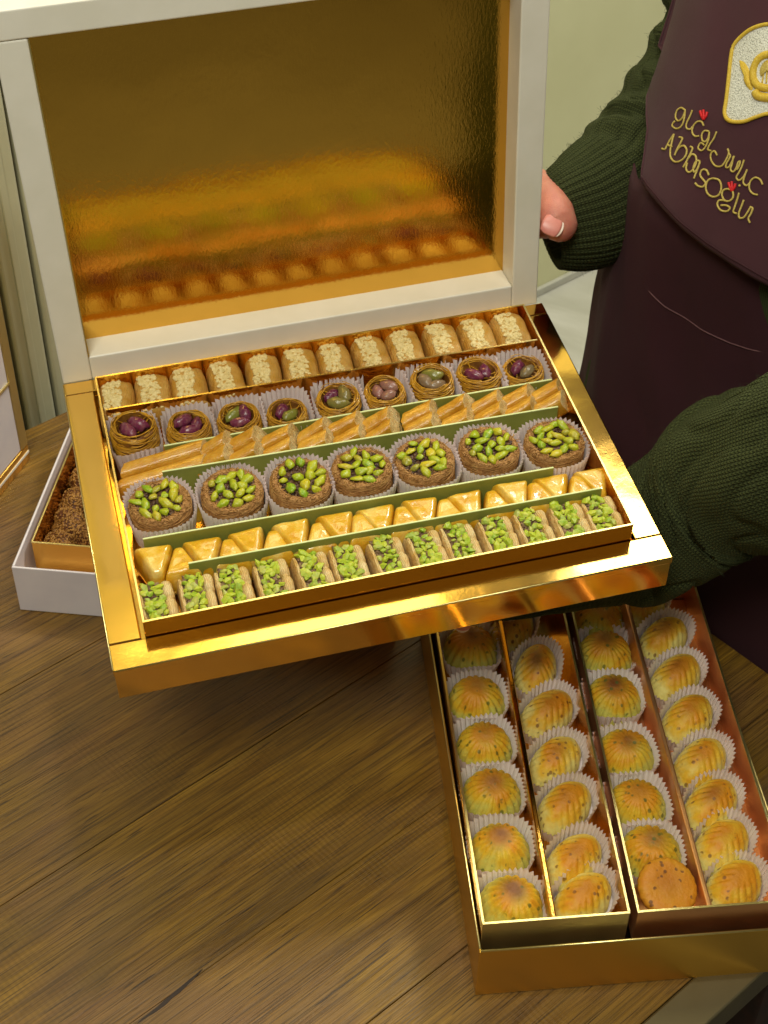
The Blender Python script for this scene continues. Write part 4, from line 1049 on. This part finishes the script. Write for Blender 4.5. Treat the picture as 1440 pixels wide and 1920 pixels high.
# embroidery, traced in the plane of the cloth (drawing units: 4.267 per photo pixel from x = 1200)
def smooth_path(pts, k=6, closed=False):
    pts = [np.array(p, float) for p in pts]; out = []; n = len(pts)
    rng_ = range(n if closed else n-1)
    for i in rng_:
        if closed: p = [pts[(i+d) % n] for d in (-1, 0, 1, 2)]
        else: p = [pts[max(i-1, 0)], pts[i], pts[i+1], pts[min(i+2, n-1)]]
        for j in range(k):
            t = j/k; out.append(.5*((2*p[1]) + (-p[0]+p[2])*t + (2*p[0]-5*p[1]+4*p[2]-p[3])*t*t + (-p[0]+3*p[1]-3*p[2]+p[3])*t**3))
    out.append(pts[0] if closed else pts[-1]); return out
def cloth3(p, off=.0008):
    s, z = onto(1200 + p[0]/4.267, p[1]/4.267, bib_g); return sgz(s, bib_g(s, z) - off, z)
def stitched(name, strokes, mat, parent, r=.0008, closed=False, flat=.6):
    for st in strokes:
        b = MB(); b.tube([cloth3(p) for p in smooth_path(st, 5, closed)], r, 6); obj(name, b, mat, parent)
top = [[(285,965),(262,1000),(290,1026),(325,1018),(352,975),(364,915),(366,872)], [(366,880),(335,860),(300,885),(290,935),(312,965),(345,940),(364,890)],
       [(424,878),(404,930),(378,985),(378,1022),(405,1032),(424,1012)], [(515,1004),(498,972),(462,972),(430,1010),(424,1060),(448,1088),(478,1084)],
       [(556,1048),(522,1044),(500,1075),(504,1120),(528,1130),(552,1098),(560,1052)], [(560,1060),(552,1120),(524,1180),(496,1202),(470,1180),(492,1140),(520,1160)],
       [(618,1050),(596,1105),(566,1150),(548,1192),(575,1204)], [(622,1240),(600,1206),(572,1230),(576,1282),(612,1326),(660,1324),(696,1272),(716,1220),(706,1188)],
       [(716,1225),(728,1250),(700,1300),(692,1334),(716,1334),(742,1290),(760,1244)], [(752,1250),(742,1310),(730,1354),(752,1372),(776,1340),(790,1296),(806,1290),(796,1330),(778,1356)],
       [(838,1276),(820,1330),(796,1380),(776,1416),(796,1440),(826,1420),(850,1384),(862,1352)], [(858,1362),(838,1420),(832,1460),(856,1482),(884,1462)],
       [(986,1474),(966,1434),(926,1418),(888,1450),(880,1506),(908,1546),(948,1556)]]
bot = [[(180,1186),(205,1192),(222,1160),(250,1110),(278,1070)], [(278,1070),(262,1128),(248,1200),(252,1258),(284,1292),(330,1284),(368,1248),(380,1200),(358,1164),(322,1176),(296,1210),(282,1240)],
       [(222,1156),(262,1172)], [(318,1094),(344,1104),(330,1140),(308,1180),(286,1228)],
       [(408,1170),(426,1186),(402,1240),(372,1300),(350,1336)], [(394,1262),(422,1232),(450,1246),(456,1296),(432,1350),(398,1376),(374,1350),(384,1300)],
       [(486,1286),(456,1286),(434,1330),(436,1372),(460,1356),(484,1300)], [(486,1290),(470,1340),(446,1400),(436,1426)],
       [(556,1400),(538,1360),(504,1356),(486,1396),(508,1432),(530,1462),(506,1492),(468,1484),(446,1462)],
       [(590,1424),(552,1438),(532,1490),(546,1546),(590,1572),(636,1556),(656,1500),(640,1440),(590,1424)],
       [(706,1508),(672,1520),(662,1562),(684,1602),(722,1604),(750,1574),(744,1524),(706,1508)], [(690,1602),(640,1600),(624,1634),(650,1678),(698,1688),(724,1664),(700,1642),(652,1640)],
       [(798,1540),(784,1590),(764,1650),(752,1692),(780,1706)], [(836,1596),(816,1650),(796,1704),(802,1740),(836,1736),(868,1692),(890,1656)], [(884,1652),(906,1664),(894,1704),(872,1746),(886,1780)]]
emb = bpy.data.objects.new('lettering', None); C.objects.link(emb); emb.parent = person; emb['label'] = 'two lines of gold embroidered lettering on the bib'
stitched('stitched_letter', top, THREAD, emb, .00075); stitched('stitched_letter', bot, THREAD, emb, .00082)
b = MB(); q = cloth3((802, 1482)); v, f = blob(1, .0011, .0011, .0011, 0, 1, 0); b.add([V3(q) + p for p in v], f); obj('stitched_dot', b, THREAD, emb)
for cx, cy in ((514, 916), (741, 1488)):
    for st in ([(0, 38), (-16, 8), (-28, -30)], [(0, 38), (0, 0), (-2, -38)], [(0, 38), (20, 8), (28, -22)], [(-6, 30), (8, 34)], [(-8, 12), (8, 12)]):
        b = MB(); b.tube([cloth3((cx + x, cy + y)) for x, y in smooth_path(st, 4)], .0011, 6); obj('red_tulip', b, THREADR, emb)
# patch
half = [(1040, 182), (960, 196), (880, 232), (800, 298), (752, 360), (734, 440), (722, 540), (708, 680), (694, 800), (680, 900), (700, 952), (752, 975), (840, 972), (930, 938), (1040, 908)]
whole = half + [(2080 - x, y) for x, y in reversed(half)][1:-1]
wp = smooth_path(whole, 3, True)
cx = np.mean([p for p in wp], axis=0); b = MB(); rings = 9; nn_ = len(wp) - 1; vs = [cloth3(cx, .0012)]; fs = []
for j in range(1, rings+1):
    for p in wp[:-1]: vs.append(cloth3(cx + (p-cx)*j/rings, .0014 if j < rings else .0004))
for i in range(nn_): fs.append((0, 1+i, 1+(i+1) % nn_))
for j in range(rings-1):
    for i in range(nn_): a = 1+j*nn_; fs.append((a+i, a+nn_+i, a+nn_+(i+1) % nn_, a+(i+1) % nn_))
b.add(vs, fs); pa = obj('patch', b, PATCH, person)
b = MB(); b.tube([cloth3(cx + (p-cx)*.985, .0014) for p in wp], .0016, 6); obj('border', b, THREADY, pa)
def filled(poly, mat, name='emblem'):
    poly = smooth_path(poly, 5, True); c = np.mean(poly, axis=0); n = len(poly)-1
    vs = [cloth3(c, .0036)]; 
    for j in (1, 2, 3): 
        for p in poly[:-1]: vs.append(cloth3(c + (p-c)*j/3, (.0036, .0030, .0012)[j-1]))
    fs = [(0, 1+i, 1+(i+1) % n) for i in range(n)]
    for j in range(2):
        for i in range(n): a = 1+j*n; fs.append((a+i, a+n+i, a+n+(i+1) % n, a+(i+1) % n))
    bb = MB(); bb.add(vs, fs); return obj(name, bb, mat, pa)
lf = [(800, 480), (842, 488), (878, 540), (892, 600), (902, 660), (916, 706), (896, 724), (862, 690), (842, 640), (838, 580)]
filled(lf, THREADY); filled([(2080 - x, y) for x, y in lf], THREADY)
for st, r in (([(1040, 432), (990, 446), (944, 490), (918, 560), (922, 630), (960, 684), (1040, 702), (1120, 684), (1158, 630), (1162, 560), (1136, 490), (1090, 446)], .0030),):
    b = MB(); b.tube([cloth3(p, .0016) for p in smooth_path(st, 5, True)], r, 8); obj('emblem', b, THREADY, pa)
b = MB(); b.tube([cloth3(p, .0016) for p in smooth_path([(934, 728), (956, 762), (1000, 774), (1040, 778), (1080, 774), (1124, 762), (1146, 728)], 5)], .0034, 8); obj('emblem', b, THREADY, pa)
filled([(1040, 470), (990, 500), (964, 560), (975, 610), (1000, 580), (1040, 556), (1080, 580), (1105, 610), (1116, 560), (1090, 500)], THREAD)
for dx in (-34, -12, 12, 34):
    b = MB(); b.tube([cloth3(p, .0018) for p in smooth_path([(1040 + dx*.3, 480), (1040 + dx, 560), (1040 + dx*1.5, 660)], 4)], .0006, 5); obj('emblem', b, THREADY, pa)

# sweater sleeves: lofted tubes with ribbed cuffs and folds
def sleeve(name, path, mat, parent, cuff=0.16, ribs=44, seed=0, stitch=(120, 90), foldamp=.006, label=None, nfold=7, up=(0, 0, 1)):
    """path: list of (x, y, z, r_side, r_up)"""
    P_ = smooth_path(path, 10); n = len(P_); nu = 264; cen = [Vector(p[:3]) for p in P_]
    L = [0]
    for i in range(1, n): L.append(L[-1] + (cen[i]-cen[i-1]).length)
    tot = L[-1]; vs = []; fs = []; nv = 150; frames = []
    for j in range(nv+1):
        d = tot*j/nv; i = min(max(np.searchsorted(L, d) - 1, 0), n-2); t = (d - L[i])/(L[i+1]-L[i]) if L[i+1] > L[i] else 0
        c = cen[i].lerp(cen[i+1], t); ra = P_[i][3]*(1-t) + P_[i+1][3]*t; rb = P_[i][4]*(1-t) + P_[i+1][4]*t
        i0, i1 = max(i-3, 0), min(i+4, n-1); tg = (cen[i1]-cen[i0]).normalized()
        side = tg.cross(Vector(up)).normalized(); vv = side.cross(tg).normalized(); frames.append((c, side, vv, ra, rb, d/tot))
    for (c, side, vv, ra, rb, t) in frames:
        for k in range(nu):
            a = 2*PI*k/nu; ca, sa = math.cos(a), math.sin(a); w_ = 0.0
            ck = max(0.0, min(1.0, (cuff - t)/.03)) if cuff else 0
            w_ += ck*.0017*abs(math.sin(a*ribs/2))
            fo = (1-ck)*min(1, (t-cuff*.6)/.12 if t > cuff*.6 else 0)
            w_ += fo*foldamp*(math.sin(t*nfold*2*PI + 1.4*math.sin(a + seed) + 2.2*nz(ca, sa, t*3, seed))*(.6 + .6*nz(ca*1.2, sa*1.2, t*2, seed+1)))
            w_ += .004*nz(ca*1.5, sa*1.5, t*6, seed+2)*(.3+fo) - (.004*ck)
            cr_ = nz(ca*2.2 + t*5, sa*2.2 - t*7, t*9, seed+7); w_ -= fo*.0032*math.exp(-(cr_/.13)**2)
            vs.append(c + side*((ra + w_)*ca) + vv*((rb + w_)*sa))
    m0 = len(vs)
    for j in range(nv):
        for k in range(nu): fs.append((j*nu+k, j*nu+(k+1) % nu, (j+1)*nu+(k+1) % nu, (j+1)*nu+k))
    # turned-in cuff opening
    c, side, vv, ra, rb, t = frames[0]; tg = (frames[2][0]-frames[0][0]).normalized()
    base_ = [vs[k] for k in range(nu)]
    vs += [c + (p-c)*.88 + tg*.002 for p in base_] + [c + (p-c)*.84 + tg*.03 for p in base_]
    for q in (0, 1):
        a = (0 if q == 0 else m0); b_ = m0 + q*nu
        for k in range(nu): fs.append((a+(k+1) % nu, a+k, b_+k, b_+(k+1) % nu))
    b = MB(); b.add(vs, fs); me = b.mesh(name)
    ul = me.uv_layers.new(name='UVMap'); nvert = (nv+1)*nu
    for poly in me.polygons:
        ks = [me.loops[li].vertex_index for li in poly.loop_indices]
        wrap = max(k % nu for k in ks) == nu-1 and min(k % nu for k in ks) == 0
        for li, vi in zip(poly.loop_indices, ks):
            k, j = vi % nu, min(vi // nu, nv)
            if wrap and k == 0: k = nu
            ul.data[li].uv = (k/nu*stitch[0], j/nv*stitch[1])
    fixn(me); me.materials.append(mat); me.polygons.foreach_set('use_smooth', [True]*len(me.polygons))
    o = bpy.data.objects.new(name, me); C.objects.link(o); o.parent = parent
    if label: o['label'] = label
    # wool fuzz standing off the surface
    fz = MB(); r = random.Random(seed+5); me.calc_loop_triangles()
    for k in range(2600):
        p = me.polygons[r.randrange(nu*nv)]; c = p.center; nn = p.normal; tdir = Vector((r.uniform(-1, 1), r.uniform(-1, 1), r.uniform(-1, 1))).normalized()
        l_ = r.uniform(.0015, .0045); mid = c + nn*l_*.35 + tdir*l_*.4; e_ = c + nn*l_*.45 + tdir*l_*.95
        fz.tube([c - nn*.0003, mid, e_], .00010, 3)
    fo = obj('wool_fuzz', fz, FUZZ, o, kind='stuff')
    return o
def pz(px, py, z): return tuple(at(px, py, z))
def pr(px, py, d): r = ray(px, py); return tuple(CAMP + r*(d/np.linalg.norm(r)))
def pr_vec(dx, dy): return CAMR.T @ np.array([dx, dy, 0.0])
RS = [pr(x, y, d) + (r1, r2) for x, y, d, r1, r2 in ((1026, 425, 1.348, .034, .044), (1060, 412, 1.352, .044, .052), (1105, 392, 1.36, .052, .058), (1160, 352, 1.375, .055, .062),
      (1212, 285, 1.40, .052, .058), (1262, 190, 1.42, .046, .050), (1330, 60, 1.43, .044, .046), (1400, -120, 1.42, .056, .056))]
sleeve('sweater_sleeve', RS, KNIT, person, cuff=.24, ribs=46, seed=2, stitch=(150, 130), foldamp=.007, label='rumpled sleeve with ribbed cuff reaching to the lid', nfold=8)
def LSp(px, py, z, a, b_): return pz(px, py, z) + (a, b_)
LS = [LSp(905, 1112, .164, .028, .020), LSp(960, 1098, .163, .034, .023), LSp(1060, 1066, .162, .042, .028), LSp(1160, 1032, .156, .056, .038), LSp(1250, 985, .180, .064, .050),
      LSp(1350, 908, .228, .066, .060), LSp(1450, 872, .275, .067, .065), LSp(1580, 822, .33, .068, .066), LSp(1800, 700, .42, .066, .064), LSp(1900, 330, .56, .060, .060)]
sleeve('sweater_sleeve', LS, KNIT, person, cuff=.10, ribs=40, seed=9, stitch=(140, 180), foldamp=.0038, label='forearm sleeve passing under the gift box', nfold=6)
def sw_torso(u, v):
    z = -0.10 + v*.75; phi = -PI + 2*PI*u; s, g = torso_xyz(phi, z, -.002 + .004*nz(phi*2, z*8, 0, 6)); return sgz(s, g, z)
grid_obj('sweater_body', sw_torso, 90, 60, KNIT, person, 0.002, uvs=(600, 330))

# body: one skinned figure, hidden under the clothes except for the hands
bm = bmesh.new(); sl = bm.verts.layers.skin.verify()
def bv(p, r, root=False):
    v = bm.verts.new(V3(p)); v[sl].radius = (r, r) if not isinstance(r, tuple) else r; v[sl].use_root = root; return v
def chain(v, pts):
    out = []
    for p, r in pts: q = bv(p, r); bm.edges.new((v, q)); v = q; out.append(q)
    return out
ax = lambda z, ds=0, dg=0: sgz(CS_ + ds, CG_ + dg + lean(z), z)
pel = bv(ax(-0.02), .095, True); spn = chain(pel, [(ax(.15), .09), (ax(.32), .085), (ax(.47), .088)])
chain(spn[-1], [(ax(.60), .055), (ax(.68), .05)])
for sgn in (-1, 1): chain(pel, [(ax(-.12, sgn*.09), .085), (ax(-.42, sgn*.09), .06), (ax(-.70, sgn*.09), .045)])
# right arm (left in the picture) to the hand behind the lid
ra = chain(spn[-1], [(ax(.54, -.13, .02), .045), (pr(1330, 60, 1.43), .036), (pr(1212, 285, 1.40), .034), (pr(1110, 385, 1.35), .028), (pr(1072, 398, 1.348), (.018, .022))])
# left arm under the box
lw_ = pz(930, 1118, .158)
la = chain(spn[-1], [(ax(.54, .13, .0), .045), (pz(1800, 700, .42), .042), (pz(1580, 822, .33), .042), (pz(1350, 905, .23), .036), (pz(1120, 1050, .162), .022), (lw_, (.018, .024))])
palmL = chain(la[-1], [(tuple(np.array(lw_) + np.array([-.040, .010, .002])), (.014, .026)), (tuple(np.array(lw_) + np.array([-.072, .014, .004])), (.012, .030))])
palmR = chain(ra[-1], [(pr(1040, 400, 1.352), (.012, .018)), (pr(1000, 390, 1.356), (.012, .026))])
me = bpy.data.meshes.new('body'); bm.to_mesh(me); bm.free()
me.materials.append(SKIN); body = bpy.data.objects.new('body', me); C.objects.link(body); body.parent = person
m_ = body.modifiers.new('skin', 'SKIN'); m_.use_smooth_shade = True; m_ = body.modifiers.new('sub', 'SUBSURF'); m_.levels = 2; m_.render_levels = 2
def finger(pts, rad, name='finger', nail=None):
    """a bent tapering finger: points from knuckle to tip"""
    P_ = smooth_path([p + (r,) for p, r in zip(pts, rad)], 7); n = len(P_); k = 18; vs = []; fs = []
    for i, p in enumerate(P_):
        c = Vector(p[:3]); t = (Vector(P_[min(i+1, n-1)][:3]) - Vector(P_[max(i-1, 0)][:3])).normalized()
        a = t.cross(Vector((.1, .3, .95))).normalized(); b_ = a.cross(t)
        for j in range(k): q = 2*PI*j/k; vs.append(c + a*p[3]*math.cos(q) + b_*p[3]*.92*math.sin(q))
    # rounded tip
    tip = Vector(P_[-1][:3]); t = (tip - Vector(P_[-3][:3])).normalized(); r_ = P_[-1][3]
    for q in (.5, .8, .97):
        for j in range(k): vs.append(tip + t*r_*q + (vs[(n-1)*k+j] - tip)*math.sqrt(1-q*q))
    vs.append(tip + t*r_)
    tot = n + 3
    for i in range(tot-1):
        for j in range(k): fs.append((i*k+j, i*k+(j+1) % k, (i+1)*k+(j+1) % k, (i+1)*k+j))
    for j in range(k): fs.append(((tot-1)*k+j, (tot-1)*k+(j+1) % k, len(vs)-1))
    fs.append(tuple(range(k-1, -1, -1)))
    b = MB(); b.add(vs, fs); return obj(name, b, SKIN, body)
def nail(c, along, across, up, L=.0062, W=.0050):
    c, al, ac, up = (Vector(x) for x in (c, along, across, up)); al.normalize(); ac.normalize(); up.normalize()
    for (nm, mt, y0, y1, lift) in (('nail', NAIL, -1, .78, 0), ('nail_tip', NAILE, .80, .98, .0001)):
        vs = []; fs = []; nx, ny = 12, 10
        for j in range(ny+1):
            for i in range(nx+1):
                x = -1 + 2*i/nx; y = y0 + (y1-y0)*j/ny; wy = W*(1 - .25*max(0, abs(y)-.5)**1.2*2)
                vs.append(c + ac*x*wy + al*y*L*(1 - .22*x*x*(1 if y > 0 else .5)) + up*(.0012*(1 - 1.3*x*x) - .0006*y*y + lift))
        for j in range(ny):
            for i in range(nx): fs.append((j*(nx+1)+i, j*(nx+1)+i+1, (j+1)*(nx+1)+i+1, (j+1)*(nx+1)+i))
        b = MB(); b.add(vs, fs); o = obj(nm, b, mt, body); m_ = o.modifiers.new('s', 'SOLIDIFY'); m_.thickness = .0004
# left hand under the box: four fingers spread forward-left beneath it, thumb to the front edge
B0 = np.array(lw_) + np.array([-.072, .014, .004])
for dy, L_, dz in ((-.020, .060, .0), (-.004, .070, .002), (.012, .066, .002), (.026, .052, 0)):
    k0 = B0 + np.array([0, dy, 0]); d = np.array([-1, .25 + dy*8, 0]); d /= np.linalg.norm(d)
    finger([tuple(k0 + np.array([.012, 0, 0])), tuple(k0 + d*L_*.4 + np.array([0, 0, .004])), tuple(k0 + d*L_*.75 + np.array([0, 0, .006])), tuple(k0 + d*L_ + np.array([0, 0, .008]))], (.0098, .0088, .0080, .0070))
tipL = at(868, 1152, .1775)
finger([tuple(np.array(lw_) + np.array([-.022, -.008, 0.0])), tuple((np.array(lw_)*.4 + tipL*.6) + np.array([0, .006, .002])), tuple(tipL)], (.012, .0105, .0088), 'thumb')
nail(tipL + np.array([0.0, -.0082, -.0010]), (-.15, -.35, -.95), (1, -.1, 0), (0, -.95, .35), .0075, .0058)
# right hand at the lid: thumb hooked at the lid's edge, fingers folded behind it
for p_, q_ in ((palmR, 0),): pass
finger([pr(1004, 346, 1.345), pr(1022, 374, 1.320), pr(1038, 400, 1.306), pr(1048, 418, 1.302)], (.0160, .0172, .0178, .0162), 'thumb')
nail(pr(1036, 424, 1.2862), pr_vec(1, .45), pr_vec(-.45, 1), -ray(1036, 424) + pr_vec(0, 500), .0092, .0082)
for q_, (dx, dy) in enumerate(((0, -40), (0, -8), (0, 26), (0, 58))):
    finger([pr(1060, 395 + dy*.5, 1.345), pr(1000, 370 + dy, 1.352), pr(955, 368 + dy, 1.345), pr(930, 372 + dy, 1.338)], (.0108, .0098, .0090, .0080))
